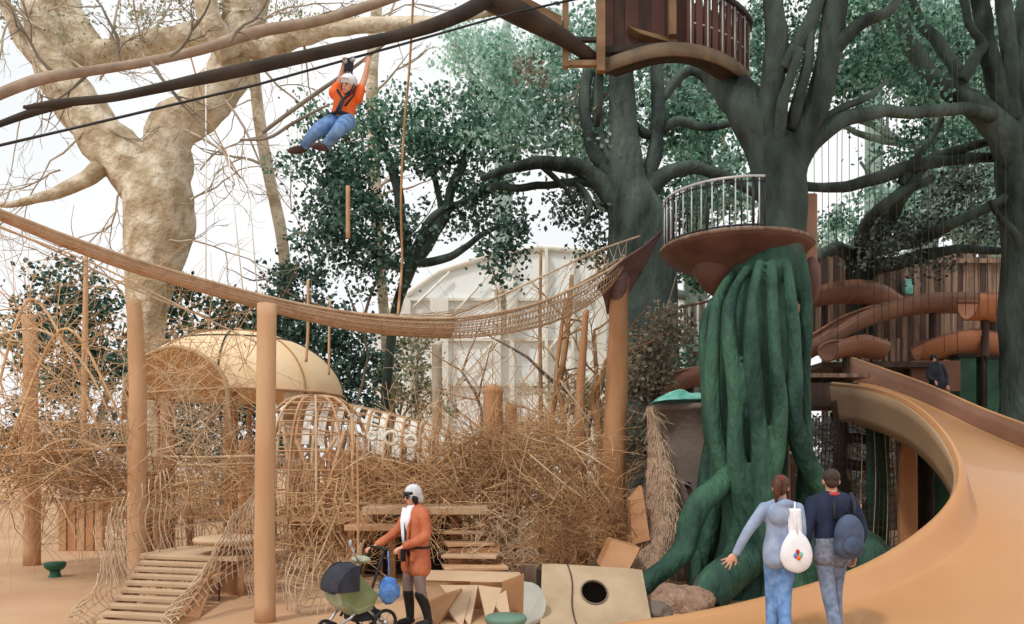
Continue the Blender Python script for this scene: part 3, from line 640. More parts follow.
# plum roof and its post
pr = thing('roofed_post', gb(618, 13.9), 'tall tan timber post capped by a plum coloured pointed roof panel', 'post')
b = MB(); limb(b, [(612,520,13.9,13),(614,460,13.9,12),(616,400,13.9,11),(618,340,13.9,10),(619,300,13.9,9),(622,276,13.9,8)], 14, 6, .12)
b.tube([Vector((W(613,520,13.9).x, 13.9, -.02)), W(612,520,13.9)], .22, 14); b.build('post', 'tanwood2', pr)
def rf(u, v):
    a = cr([tuple(W(598,292,13.7)), tuple(W(618,272,13.7)), tuple(W(640,250,13.8)), tuple(W(660,226,14))], 6)
    p = Vector(spick(a, u)); w = .6*math.sin(PI*min(1, .22+.78*u))*(1-u*.75)
    s = (v-.5)*2; return p+Vector((.35*w*s+.06, s*w, -.32*w*s-abs(s)**2*.16*(1-u)-.02))
MB().grid(rf, 20, 10, thick=.03).build('roof_panel', 'purple', pr)
MB().lathe(W(618,282,13.85), [(.1,-.35),(.17,-.1),(.2,.12),(.05,.2),(0,.2)], 12).build('collar', 'purple', pr)

# ================================================================ timber posts
def post(pts, label, m='tanwood', name='timber_post', n=14, round_top=False):
    base = W(*pts[0][:3]); D = pts[0][2]; t = thing(name, (base.x, D, 0), label, 'post')
    b = MB(); limb(b, pts, n, 5, .05, 2.0)
    if base.z > .01: b.tube([Vector((base.x, D, -.02)), base+Vector((0,0,.02))], pts[0][3]/F*D, n)
    if round_top: e = W(*pts[-1][:3]); r_ = pts[-1][3]/F*D; b.ball(e, (r_*1.02,r_*1.02,r_*.8), 14, 9)
    b.build('pole', m, t); return t
def gy(D): return HY+F*H/D
post([(265,gy(9.75),9.75,10.5),(265,500,9.75,10),(266,400,9.75,9.5),(267,304,9.75,9.5)], 'thick tan timber post standing nearest the camera under the net bridge')
post([(137,gy(12.6),12.6,9.5),(137,480,12.6,9),(138,400,12.6,8.5),(136,350,12.6,8),(134,300,12.6,7)], 'tan timber post beside the stair top, in line with the giant pale trunk')
post([(32,gy(15),15,8),(31,450,15,8),(30,400,15,7),(31,350,15,7),(28,315,15,6)], 'tan timber post at the far left inside the arched twig hoops')
post([(84,gy(18.5),18.5,3.2),(84,420,18.5,3),(85,340,18.5,3),(86,255,18.5,2)], 'thin tan pole in front of the dark teal shrub at left', n=8)
post([(493,gy(14.5),14.5,11),(493,470,14.5,11),(493,420,14.5,10),(493,392,14.5,10)], 'short thick timber stump post with a rounded top in the twigs', 'tanwood2', round_top=True)
post([(511,gy(15.5),15.5,7),(511,450,15.5,7),(511,404,15.5,6)], 'shorter timber post directly right of the rounded stump post', 'tanwood2')
post([(582,gy(14.8),14.8,6),(581,450,14.8,6),(580,400,14.8,5),(583,350,14.8,4),(586,310,14.8,3)], 'slender brown post left of the tall roofed post', 'tanwood2', n=10)
post([(358,gy(11.5),11.5,1.2),(358,500,11.5,1.2),(357,440,11.5,1)], 'thin pole standing just left of the stroller', n=8)
post([(541,gy(17),17,3),(541,420,17,2.5),(540,330,17,2),(541,250,17,1.6)], 'thin bare brown pole in front of the hall wall', 'twigd', n=6)
post([(436,gy(22),22,5),(437,400,22,5),(437,345,22,5)], 'stubby pale post in front of the hall beneath the net bridge', 'palebranch', n=8)
for i, (px, y1, lab) in enumerate(((168,318,'straight tan post inside the dome tent, left one'),(231,372,'straight tan post inside the dome tent, right one'))):
    post([(px,gy(16.2),16.2,7),(px,450,16.2,7),(px,392,16.2,7)], lab, 'tanwood2', n=12)
post([(246,gy(20),20,7),(246,470,20,7),(246,440,20,7)], 'short timber post behind the nearest thick post', 'tanwood2', n=10)
# stub boards on the left floor
for px, D, w, lab in ((92,18.5,.32,'upright tan board standing on the floor at far left'),(243-160,21,.4,None),(82+1,16.5,.22,None)):
    if lab is None: continue
    bd = thing('floor_board_post', gb(px-60, D), lab, 'board'); MB().box(gb(px-60, D)+Vector((0,0,.5)), (w,.14,1.0)).build('board', 'ply', bd, False, bevel=.02)
bd = thing('wooden_cabinet', gb(82, 17.5), 'low wooden box with upright boards behind the rope netting at left', 'cabinet')
for k in range(5): MB().box(gb(66+9*k, 17.5)+Vector((0,0,.55)), (.17,.3,1.1)).build('front_board', 'tanwood2' if k % 2 else 'tanwood', bd, False, bevel=.01)
MB().box(gb(84, 17.6)+Vector((0,0,1.12)), (1.15,.5,.06)).build('top_board', 'ply', bd, False)

# hanging ropes and poles near centre left
for i, (pts, r, m, lab) in enumerate((([(414,-20,14),(410,60,14),(404,130,14),(401,200,14),(402,260,14),(398,314,12.4)], .022, 'twigd', 'long hanging rope in front of the leafy tree reaching the net bridge'),
    ([(348,186,15),(348,238,15)], .042, 'tanwood', 'short pale wooden stick hanging in the leafy tree crown'),
    ([(308,280,16),(308,330,16),(306,362,16)], .03, 'tanwood', 'thin pale rod above the dome tent, nearer the thick post'),
    ([(330,300,16),(329,345,16),(329,375,16)], .025, 'tanwood', 'thin pale rod above the dome tent, nearer the hall'),
    ([(186,40,20),(210,120,20),(240,178,20)], .02, 'twigd', 'thin twig slanting between the forks of the giant pale tree'))):
    g = MB(); g.tube([Vector(a) for a in cr([tuple(W(*p)) for p in pts], 5)], r, 6); tag(g.build('hanging_rod' if i else 'hanging_rope', m), lab, 'rope' if i == 0 else 'rod')

# ================================================================ dome tent
dt = thing('dome_tent', gb(238, 17), 'cream canvas dome tent with an arched opening facing left', 'tent')
dc = W(238,398,17.2); RX, RY, RZ = 2.22, 2.0, 1.42
def dome(u, v, k=1.0):
    a = 2*PI*u; e = v*PI/2; return dc+Vector((RX*k*math.cos(a)*math.cos(e), RY*k*math.sin(a)*math.cos(e), RZ*k*math.sin(e)))
AC = 2*PI*.672     # opening direction
def inside(u, v):
    a = 2*PI*u; e = v*PI/2; d = (a-AC+PI) % (2*PI)-PI
    return abs(d) < .70 and math.sin(e) < .62*math.sqrt(max(0, 1-(d/.70)**2))
MB().grid(dome, 180, 50, thick=.02, keep=lambda u, v: not inside(u, v)).build('canopy', 'canvas', dt)
ar = []
for k in range(41):
    d = -.70+1.40*k/40; e = math.asin(min(1, .62*math.sqrt(max(0, 1-(d/.70)**2)))); a = AC+d; ar.append(dc+1.015*Vector((RX*math.cos(a)*math.cos(e), RY*math.sin(a)*math.cos(e), RZ*math.sin(e))))
l0, l1 = ar[0], ar[-1]
ar = [Vector((l0.x, l0.y, dc.z-.5))]+ar+[Vector((l1.x+.05, l1.y, dc.z-.6)), Vector((l1.x+.15, l1.y, dc.z-1.4))]
MB().tube(ar, .045, 8).build('arch_hoop', 'canvasrim', dt)
for k in range(8):
    u = k/8+.02
    rb = MB().tube([dome(u, .0+.98*j/20, 1.012) for j in range(21) if not inside(u, .98*j/20)], .016, 5); rb.build('rib', 'roped' if k % 3 == 0 else 'twigd', dt)
MB().tube([dome(k/60, .62, 1.012) for k in range(61)], .014, 5).build('hoop', 'roped', dt)
MB().tube([dome(k/60, .02, 1.01) for k in range(61) if not inside(k/60, .02)], .03, 6).build('hem_pole', 'tanwood', dt)
MB().grid(lambda u, v: dc+Vector((RX*math.cos(PI*(-.28)+u*PI*.56-.0)*1.0, RY*math.sin(PI*(-.28)+u*PI*.56), -v*.55)), 20, 2, thick=.015).build('valance', 'canvasrim', dt)
MB().ball(dc+Vector((0,0,RZ+.03)), (.12,.12,.06), 10, 6).build('finial', 'tanwood', dt)
for a in (.1, .9, 1.75, 2.8, 3.5, 5.6):
    p = dc+Vector((RX*.97*math.cos(a), RY*.97*math.sin(a), 0)); MB().tube([Vector((p.x, p.y, 0)), p], .06, 8).build('support_post', 'tanwood', dt)

# ================================================================ lattice shell (basket dome + long vault)
ls = thing('lattice_shell', gb(345, 15.2), 'curved wooden lattice shell with a pale shingled back, right of the nearest post', 'structure')
def vault(u, v):      # u along the length to the right, v = 0 near side, .5 crown
    a = PI*(1-v); wd = 1.35*(1-.35*u*u); ht = 3.12-.75*u**1.6
    return Vector((W(296,0,15).x+3.3*u, 15.0+wd*math.copysign(abs(math.cos(a))**.75, math.cos(a)), ht*abs(math.sin(a))**.6))
for k in range(12):
    u = k/11; MB().tube([vault(u, j/24) for j in range(25)], .028, 6).build('rib', 'tanwood' if k % 2 else 'twigl', ls)
for j in range(1, 16):
    MB().tube([vault(k/24, j/16) for k in range(25)], .016, 5).build('stringer', 'twigl' if j % 2 else 'tanwood', ls)
sk = MB(); sk.grid(lambda u, v: vault(.12+u*.86, .20+v*.26), 22, 6, thick=.02, keep=lambda u, v: (int(u*22) % 2 == 0))
sk.build('shingles', 'hallrib', ls, False)
sb = MB(); sb.grid(lambda u, v: vault(.10+u*.9, .02+v*.17), 24, 6, thick=.02, keep=lambda u, v: random.random() < .88); sb.build('back_boards', 'tanwood2', ls, False)
for px, py, r_ in ((391,438,.11),(411,441,.09),(372,436,.06)):
    c_ = W(px,py,13.5); MB().tube([c_+Vector((r_*math.cos(a), 0, r_*math.sin(a))) for a in [2*PI*i/20 for i in range(21)]], .03, 8).build('porthole_ring', 'hallrib', ls)
# open basket end
def basket(a, e): return Vector((W(318,0,14.3).x+1.05*math.cos(a)*math.cos(e)**.65, 14.1+.9*math.sin(a)*math.cos(e)**.65, .9+2.2*math.sin(e)**.8))
for k in range(14): MB().tube([basket(2*PI*k/14, PI/2*j/14) for j in range(15)], .022, 6).build('basket_rib', 'twigl' if k % 2 else 'tanwood', ls)
for j in range(9): MB().tube([basket(2*PI*k/36, j/9*1.5) for k in range(37)], .014, 5).build('basket_hoop', 'tanwood', ls)
for py, D in ((468,14.0),(519,13.4)):
    MB().box(W(318,py,D), (1.9,.35,.06)).build('cross_shelf', 'tanwood', ls, False)
for x0, y0, x1, y1 in ((282,420,296,560),(352,418,348,560),(300,560,345,430),(296,440,340,570),(275,520,335,440)):
    MB().tube([W(x0,y0,13.6), W((x0+x1)/2+3,(y0+y1)/2,13.5), Vector((W(x1,y1,13.3).x, 13.3, max(.0, W(x1,y1,13.3).z)))], .03, 7).build('leg_pole', 'tanwood', ls)

# ================================================================ twig thickets
def thicket(label, regions, m, n, D0, D1, L=(.6,2.0), r=(.006,.014), curl=.28, name='twig_thicket', kids=1, base=None, flat=.8, cat='dry twigs'):
    """regions: (px,py,rx,ry) ellipses"""
    b = MB(); cnt = 0
    for _ in range(n):
        (x, y, rx, ry) = random.choice(regions); a = random.uniform(0, 2*PI); q = math.sqrt(random.random())
        D = random.uniform(D0, D1); p = W(x+rx*q*math.cos(a), y+ry*q*math.sin(a), D)
        if p.z < .03: p.z = random.uniform(.03,.2)
        d = Vector((random.gauss(0,1), random.gauss(0,.45), random.gauss(0,flat)))
        LL = random.uniform(*L)
        k0 = len(b.v); wander(b, p, d, LL, random.uniform(*r), 7, curl, 0, 3, kids)
        for i in range(k0, len(b.v)):
            if b.v[i][2] < .02: b.v[i] = (b.v[i][0], b.v[i][1], .02+abs(b.v[i][2])*.1)
    o = b.build(name, m); tag(o, label, cat, kind='stuff'); return o
thicket('loose tangle of thin tan twigs at the far left edge', [(20,360,40,60),(40,430,60,50),(10,470,40,50)], 'twig', 240, 11.5, 14.5)
thicket('pale twigs arching over the floor left of the stair', [(90,440,60,40),(60,480,70,22),(170,430,50,40)], 'twigl', 230, 12.5, 15.5, (.6,1.9), curl=.35)
thicket('brown dense twig band hanging low at the left', [(60,470,80,16),(120,490,60,20),(30,455,50,20)], 'twigd', 330, 12.5, 14.5, (.5,1.5), flat=.3)
thicket('spray of thin twigs inside the dome tent opening', [(195,390,46,30),(210,440,50,34)], 'twigl', 200, 14.6, 16, (.4,1.2), (.005,.011))
thicket('woven twig mass around the posts between stair and nearest post', [(200,480,60,30),(160,500,50,30),(230,500,30,36)], 'twig', 330, 12.6, 15.5, (.4,1.3), (.006,.012))
thicket('tangled tan twigs around the lattice shell legs', [(310,530,40,26),(320,555,34,30),(340,500,20,30)], 'twig', 260, 12.2, 14.4, (.5,1.5), (.006,.014))
thicket('dense brown twig mass behind the woman with the stroller', [(400,486,66,18),(455,478,56,26),(400,490,40,20),(480,455,30,26)], 'twigd', 620, 13.4, 15.6, (.4,1.5), (.007,.016))
thicket('golden twigs laid over the brown mass left of the rounded stump post', [(405,486,66,22),(460,472,50,34)], 'twig', 360, 13.2, 14.4, (.5,1.8), (.006,.014))
thicket('bushy twig mass right of the rounded stump post', [(550,470,44,40),(530,500,50,34),(580,490,34,40),(540,440,40,24)], 'twig', 900, 13.0, 15.6, (.4,1.5), (.006,.014))
thicket('dark nest of fine twigs above the board with the round hole', [(580,528,44,30),(560,545,40,18),(600,520,26,34)], 'twigd', 620, 11.8, 13.6, (.3,.9), (.005,.01), curl=.6)
thicket('pale fluffy brushwood on the ground behind the wedge ramps', [(505,540,40,26),(480,560,30,12),(525,555,30,16)], 'twigl', 420, 12.2, 13.6, (.2,.7), (.005,.01), curl=.6)
thicket('loose dry twigs fallen over the slab platform and steps', [(400,520,50,20),(470,540,40,26),(440,510,50,14)], 'twig', 150, 12.4, 13.2, (.3,1.0), (.005,.010))
thicket('sparse upright twigs in front of the hall wall', [(520,370,70,40),(470,390,50,20),(590,370,20,50)], 'twigl', 90, 14.5, 17, (.6,1.8), (.006,.012), flat=1.6)
thicket('light scribble of twigs under the net bridge by the thick post', [(110,320,90,50),(200,350,60,30)], 'twig', 110, 11.5, 15, (.8,2.2), (.005,.010))
# arched hoops at far left
for i, (a, b_, c_) in enumerate((((-10,420),(28,300),(110,470)),((-20,340),(40,330),(120,440)),((0,470),(60,330),(150,500)),((-10,500),(60,440),(190,530)),((0,455),(80,450),(175,480)))):
    g = MB(); q = cr([(*W(a[0],a[1],12.8),.02),(*W(b_[0],b_[1],13),.024),(*W((b_[0]+c_[0])/2+6,(b_[1]+c_[1])/2-18,13),.02),(*W(c_[0],c_[1],13),.012)], 7)
    g.tube([Vector(x[:3]) for x in q], [x[3] for x in q], 6, wob=.2, wsc=6)
    for k in range(5): wander(g, Vector(q[random.randint(3,18)][:3]), (random.gauss(0,1),0,random.gauss(0,1)), .9, .01, 6, .3, 0, 3, 2)
    tag(g.build('arched_branch', 'twigl' if i % 2 else 'twig'), ['tallest arched branch looping over the far left post','arched branch rising from the far left edge mid height','arched branch crossing in front of the thin tan pole at left','lowest long branch sweeping from the left edge to the stair','nearly level bleached branch across the left twigs'][i], 'branch')
# saplings in front of the hall
sap = [('bare sapling with a curved trunk leaning right in front of the hall', [(545,gy(16),16,3),(552,420,16,4),(562,370,16,4),(568,320,16,4),(572,275,16,3)]),
       ('bare sapling forking low beside the slender brown post', [(566,gy(15.5),15.5,3),(564,420,15.5,4),(556,385,15.5,3),(560,340,15.5,3),(566,300,15.5,2)]),
       ('straight bare sapling right of the curved one', [(598,gy(16),16,3),(598,420,16,4),(596,370,16,3),(594,330,16,2)]),
       ('thick crooked bare stem touching the tall roofed post', [(606,gy(15),15,5),(600,440,15,6),(592,400,15,4),(600,380,15,3),(606,360,15,3)]),
       ('dead grey snag standing over the dome twigs near the hall', [(480,gy(16.5),16.5,2),(482,430,16.5,2),(478,400,16.5,2),(462,372,16.5,1.6)])]
for lab, pts in sap:
    t = thing('bare_sapling', gb(pts[0][0], pts[0][2]), lab, 'sapling'); b = MB(); limb(b, [(*a[:3], a[3]*.75) for a in pts], 7, 6, .15, 3); b.build('trunk', 'twigd' if 'dead' not in lab else 'greybranch', t)
    b = MB()
    for k in range(7):
        i = random.randint(1, len(pts)-1); wander(b, W(pts[i][0], pts[i][1], pts[i][2]), (random.gauss(0,.8), random.gauss(0,.3), random.uniform(.2,1.2)), random.uniform(.6,1.4), .025, 7, .3, 0, 4, 2)
    b.build('twigs', 'twigd', t)
for i, (x0,y0,x1,y1,D,r) in enumerate(((345,470,385,438,13.2,.02),(560,380,600,440,14.2,.02),(430,405,460,395,15,.015),(530,455,615,520,12.8,.018),(560,440,610,478,12.9,.022),(478,425,530,470,13.4,.015),(300,600,352,480,10.6,.016))):
    g = MB(); wander(g, W(x0,y0,D), W(x1,y1,D)-W(x0,y0,D), (W(x1,y1,D)-W(x0,y0,D)).length, r, 8, .08, 0, 5, 3)
    tag(g.build('loose_branch', 'twigl'), ['pale stick resting on the lattice shell front','stick leaning beside the slender brown post','short pale stick lying on the twigs below the hall','long pale stick falling right over the bushy twigs','shorter pale stick above the long one in the bushy twigs','pale arched stick right of the rounded stump post','long thin stick propped diagonally in front of the lattice shell'][i], 'stick')

# ================================================================ stair with rope sides
stp = thing('stair_ramp', (-3.9, 10.6, 0), 'low tan stair ramp with ten treads between rope nets at lower left', 'stairs')
nT = 9
LB = [Vector(W(96,626,9.5)), Vector(W(143,556,11.6))]; RB = [Vector(W(166,626,9.3)), Vector(W(212,566,11.3))]
for k in range(nT+1):
    s_ = k/nT; L_ = LB[0].lerp(LB[1], s_); R_ = RB[0].lerp(RB[1], s_); z_ = .05+.54*s_
    d = ((LB[1]-LB[0]).normalized()); d.z = 0
    A = Vector((L_.x, L_.y, z_)); B = Vector((R_.x, R_.y, z_)); w = d*.17
    MB().prism([A, B, B+w, A+w], (0,0,-.055)).build('tread', 'ply', stp, False, bevel=.008)
for S in (LB, RB):
    a = Vector((S[0].x, S[0].y, .0)); b_ = Vector((S[1].x, S[1].y, .5)); off = Vector((0,0,-.04))
    MB().prism([a+Vector((0,.1,0)), b_+off, b_+off-Vector((0,0,.14)), Vector((a.x+.1, a.y+.6, .0))], (.05,0,0)).build('stringer', 'tanwood2', stp, False)
A, B = LB[1], RB[1]
MB().prism([Vector((A.x-.1,A.y+.1,.6)), Vector((B.x+.35,B.y+.0,.6)), Vector((B.x+.75,B.y+1.0,.6)), Vector((A.x+.1,A.y+1.2,.6))], (0,0,-.07)).build('landing', 'ply', stp, False, bevel=.01)
for q in ((A.x+.1,A.y+.3),(B.x+.3,B.y+.3),(B.x+.6,B.y+.9)): MB().tube([Vector((*q,0)), Vector((*q,.54))], .05, 8).build('landing_post', 'tanwood', stp)
def ropeside(label, pts_bot, pts_top, n, nr, sway=.12):
    t = thing('rope_side_net', (pts_bot[0][0], pts_bot[0][1], 0), label, 'rope net')
    Bq = cr(pts_bot, 8); Tq = cr(pts_top, 8)
    def f(u, v):
        a = Vector(spick(Bq, u)); b = Vector(spick(Tq, u)); p = a.lerp(b, v)
        p += Vector((math.sin(v*7+u*9)*sway*.35-math.sin(v*PI)*sway, 0, 0))+Vector((noise.noise(p*3)*.06, noise.noise(p*3+Vector((5,5,5)))*.06, 0)); return p
    for k in range(n+1): MB().tube([f(k/n, j/14) for j in range(15)], .009, 5).build('hanging_rope', 'ropew' if k % 3 else 'rope', t)
    m_ = MB()
    for j in range(1, nr): m_.tube([f(k/30, j/nr+.012*math.sin(k*1.3)) for k in range(31)], .007, 4)
    m_.build('cross_cord', 'rope', t); return t
ropeside('wavy rope side net on the left edge of the stair ramp', [(-5.02,9.35,.02),(-4.95,10.2,.02),(-5.15,11.2,.05),(-4.9,12.2,.1)], [(-5.1,9.5,.15),(-5.25,10.3,.85),(-5.5,11.3,1.45),(-5.3,12.3,1.85)], 24, 7)
ropeside('wavy rope side net on the right edge of the stair ramp', [(-4.02,9.3,.02),(-3.8,10.1,.25),(-3.6,10.9,.45),(-3.5,11.6,.6)], [(-3.95,9.5,.15),(-3.75,10.3,.95),(-3.6,11.0,1.5),(-3.6,11.8,1.9)], 22, 10)
ropeside('rope net hanging between the cabinet and the stair post', [(-7.2,14.5,.1),(-6.4,14.2,.25),(-5.6,13.6,.15),(-5.0,13.2,.1)], [(-7.2,14.5,1.5),(-6.4,14.2,1.75),(-5.6,13.6,1.8),(-5.0,13.2,1.8)], 24, 7, .05)
ropeside('rope balustrade net behind the round tan table', [(-4.4,13.6,.3),(-3.9,13.5,.25),(-3.3,13.4,.3)], [(-4.4,13.6,1.9),(-3.9,13.5,2.0),(-3.3,13.4,1.9)], 20, 9, .04)
ropeside('low wire basket net at the foot of the round tan table', [(-3.7,11.2,.03),(-3.2,10.9,.03),(-2.9,11.4,.03)], [(-3.7,11.2,.5),(-3.2,10.9,.55),(-2.9,11.4,.6)], 12, 5, .03)
ropeside('rope net panel on the floor right of the nearest post', [(-2.9,10.4,.02),(-2.5,10.1,.02),(-2.1,10.5,.02)], [(-2.9,10.6,.75),(-2.5,10.6,.55),(-2.0,10.8,.9)], 12, 6, .06)
# horizontal rails behind
for i, (py, x0, x1, D) in enumerate(((456,115,290,13.6),(464,115,270,14.1))):
    g = MB(); g.tube([W(x0,py,D), W((x0+x1)/2,py+1.5,D), W(x1,py-1,D)], .025, 7); tag(g.build('hand_rail', 'twigl'), ('upper','lower')[i]+' pale horizontal rail pole behind the two nearer posts', 'rail')
dkb = thing('back_deck', gb(215, 15.8), 'low tan deck under the dome tent', 'deck')
MB().box(W(215,513,15.8)+Vector((0,0,0)), (3.6,1.6,.12)).build('deck_board', 'tanwood', dkb, False, bevel=.01)
for px in (150,190,232,272): p = W(px,513,15.4); MB().tube([Vector((p.x,p.y,0)), Vector((p.x,p.y,p.z-.05))], .07, 8).build('deck_post', 'tanwood2', dkb)
# mushroom tables and stools
def table(name, label, x, y, h, r, m, leg_r, square=False, legm=None):
    t = thing(name, (x,y,0), label, 'table' if h > .4 else 'stool')
    MB().lathe((x,y,h), [(0,0),(r*.94,0),(r,-.02),(r,-.05),(r*.9,-.09),(leg_r*1.3,-.13),(0,-.13)], 36).build('top' if h > .4 else 'seat', m, t)
    MB().lathe((x,y,0), [(leg_r*1.2,0),(leg_r,.05),(leg_r*.92,h-.1),(0,h-.1)], 20).build('leg', legm or m, t); return t
p = G(229, 594); table('mushroom_table', 'round tan mushroom table on a thick leg beside the stair landing', p.x, p.y, .84, .5, 'ply', .13, legm='tanwood2')
p = G(55, 577); table('mushroom_stool', 'small dark green mushroom stool alone on the sandy floor', p.x, p.y, .25, .17, 'stoolgreen', .085)
p = (-.07, 9.25); table('round_table', 'round sage green table top at the bottom edge beside the pale grey panel', p[0], p[1], .17, .24, 'greendisc', .08)
tray = thing('small_shelf', W(212,572,11.2), 'small shelf board with loose things left of the round tan table leg', 'shelf')
MB().box(W(207,575,11.2), (.4,.3,.03)).build('shelf_board', 'tanwood', tray, False)
for dx in (-.17,.17): q = W(207,575,11.2); MB().tube([Vector((q.x+dx,q.y,0)), q+Vector((dx,0,0))], .012, 6).build('leg', 'shoe', tray)

# ================================================================ deck behind the woman, terraces, wedges
dp = thing('slab_bench', gb(415, 13.6), 'long tan slab platform with a dark hollow beneath, behind the woman', 'platform')
MB().box(W(428,509,13.2), (2.0,1.0,.13)).build('top_slab', 'ply', dp, False, bevel=.02)
MB().box(W(380,526,12.9), (1.0,.8,.1)).build('lower_slab', 'tanwood', dp, False, bevel=.02)
MB().box((W(408,0,13.8).x, 13.9, .48), (1.5,.2,.95)).build('back_board', 'dark', dp, False)  # dark sheet standing in for the shade under the slab
for px in (352,392,455,482): q = W(px,512,13.3); MB().box((q.x,q.y,q.z/2-.04), (.12,.12,q.z-.08)).build('leg', 'tanwood2', dp, False)
te = thing('terrace_steps', gb(475, 12.3), 'stack of low pale slab steps right of the woman', 'steps')
for k in range(4): MB().box(W(474-3*k,566-12*k,11.9+.3*k)+Vector((0,.2,-.04)), (.95-.1*k,.55,.05), rz=(.18,-.12,.22,-.05)[k]).build('slab', 'ply' if k % 2 else 'tanwood', te, False, bevel=.01)
MB().box(Vector((W(474,0,12.4).x, 12.7, .3)), (.8,.5,.6)).build('core', 'tanwood2', te, False)
wd = thing('wedge_ramp', (-.55, 10.3, 0), 'faceted pale plywood wedge ramp with a brown end panel beside the woman', 'ramp')
Z = lambda x, y, D: Vector(W(x, y, D))
MB().prism([Z(430,570,11.4), Z(520,572,10.6), Z(523,583,10.3), Z(425,580,10.9)], (0,.1,-.04)).build('top_slab', 'ply', wd, False)
MB().prism([Z(502,582,10.25), Z(524,574,10.25), Vector((Z(524,0,10.25).x,10.25,0)), Vector((Z(502,0,10.25).x,10.25,0))], (0,.06,0)).build('end_panel', 'plyo', wd, False)
MB().prism([Z(470,582,10.5), Z(520,584,10.4), Vector((Z(520,0,10.5).x,10.5,0)), Vector((Z(470,0,10.5).x,10.6,0))], (0,.05,0)).build('riser_panel', 'plyo', wd, False)  # browner plywood paints the shadow on this front face
for k, (a, b_, c_, m_) in enumerate((((440,585,10.5),(478,585,10.4),(470,626,9.5),'ply'),((478,585,10.4),(502,588,10.2),(488,626,9.5),'ply'),((425,600,10.2),(462,588,10.3),(436,626,9.5),'plyo'),((445,606,10.0),(470,596,10.1),(462,628,9.45),'ply'),((490,600,10.0),(506,590,10.1),(512,626,9.5),'ply'))):
    MB().prism([Z(*a), Z(*b_), Z(*c_)], (0,.03,-.05)).build('facet', m_, wd, False)
gp = thing('leaning_panel', G(535, 628), 'pale grey rounded panel standing between brown end panel and holed board', 'panel')
pl = [W(523+0,626,9.55)]+[W(524+22*math.sin(a*PI/10)**.8, 582+44*(1-math.cos(a*PI/10))/2, 9.6) for a in range(11)]
MB().prism(pl, (0,.04,0)).build('panel', 'greydisc', gp, False)
bs = thing('small_post_block', gb(530, 11.4), 'small weathered block between the wedge ramp and the holed board', 'block')
MB().box(W(529,572,10.6)+Vector((0,0,-.2)), (.22,.15,.6)).build('block', 'plank', bs, False); MB().box(W(539,580,10.5)+Vector((0,0,-.15)), (.07,.15,.6)).build('slat', 'darkbeam', bs, False)
# board with round hole
hb = thing('holed_board', G(592, 626), 'sand coloured leaning board with a round hole and a dark crack', 'board')
tl, tr_, br, blb = Z(542,563,10.4), Z(642,569,10.6), Z(655,640,9.3), Z(540,634,9.4)
ex = (tr_-tl); ey = (blb-tl); hc = (.50, .40); hr = .135
def bpt(a, b): return tl.lerp(tr_, a).lerp(blb.lerp(br, a), b)
hm = MB(); n = 48; outer = []
for k in range(n):
    a = 2*PI*k/n; dx, dy = math.cos(a), math.sin(a)
    t = min(((1-hc[0])/dx if dx > 0 else hc[0]/-dx) if abs(dx) > 1e-6 else 9, ((1-hc[1])/dy if dy > 0 else hc[1]/-dy) if abs(dy) > 1e-6 else 9)
    outer.append((hc[0]+dx*t, hc[1]+dy*t))
inner = [(hc[0]+.125*math.cos(2*PI*k/n), hc[1]+.17*math.sin(2*PI*k/n)) for k in range(n)]
V = []
for off in (Vector((0,0,0)), Vector((0,.05,-.02))):
    V += [bpt(*q)+off for q in inner]+[bpt(*q)+off for q in outer]
F_ = []
for k in range(n):
    j = (k+1) % n; F_ += [(k, j, n+j, n+k), (2*n+k, 3*n+k, 3*n+j, 2*n+j), (k, 2*n+k, 2*n+j, j), (n+k, n+j, 3*n+j, 3*n+k)]
hm.add(V, F_).build('board', M.setdefault('sand', mat('sand_board', (180,150,112), (200,170,130), 2, .8, .1, 20)), hb, False)
MB().tube([bpt(*q)+Vector((0,-.01,.01)) for q in inner+inner[:1]], .010, 6).build('hole_rim', 'taupe', hb)
MB().tube([bpt(.25+.09*t_+.02*math.sin(t_*7), t_)+Vector((0,-.012,.008)) for t_ in [k/20 for k in range(21)]], .009, 5).build('crack_seam', 'shoe', hb)
MB().box(bpt(*hc)+Vector((0,.5,-.1)), (.5,.1,.6)).build('hole_shade_panel', 'dark', hb, False)  # dark box painting the shade seen inside the hole
MB().prism([Vector((tl.x+.05,tl.y+.08,tl.z-.1)), Vector((tl.x+.05,tl.y+.6,tl.z-.1)), Vector((tl.x+.05,tl.y+.6,0)), Vector((tl.x+.05,tl.y+.08,0))], (.05,0,0)).build('brace', 'tanwood', hb, False)
# orange wedges and rocks
for i, (pl, dd, lab) in enumerate((([(600,566,11.2),(612,540,11.3),(640,548,11.2),(628,572,11.0)], .5, 'orange plywood wedge above the holed board'), ([(632,545,11.9),(630,500,12),(642,486,12),(650,540,11.8)], .3, 'narrow orange board standing left of the fibre clad drum'))):
    q = [Z(*a) for a in pl]; t = thing('orange_wedge', (q[0].x, q[0].y, 0), lab, 'wedge'); MB().prism(q, (0,dd,0)).build('wedge', 'plyo', t, False)
    MB().box((sum(v.x for v in q)/4, q[0].y+dd*.6, min(v.z for v in q)/2+.08), (.3,.3,min(v.z for v in q)+.1)).build('foot', 'plyo', t, False)
def rock(px, py, D, r, label, m='fibre'):
    c_ = W(px, py, D); b = MB(); b.ball((0,0,0), 1, 28, 18)
    vs = []
    for v in b.v:
        v = Vector(v); k = 1+.28*noise.noise(v*1.6+Vector((px,0,0)))+.08*noise.noise(v*5); vs.append(c_+Vector((v.x*r[0]*k, v.y*r[1]*k, max(-c_.z+.0, v.z*r[2]*k))))
    b.v = vs; return tag(b.build('boulder', m), label, 'rock')
rock(682,604,10.6, (.42,.4,.26), 'rough brown boulder at the foot of the green roots, behind the slide edge')
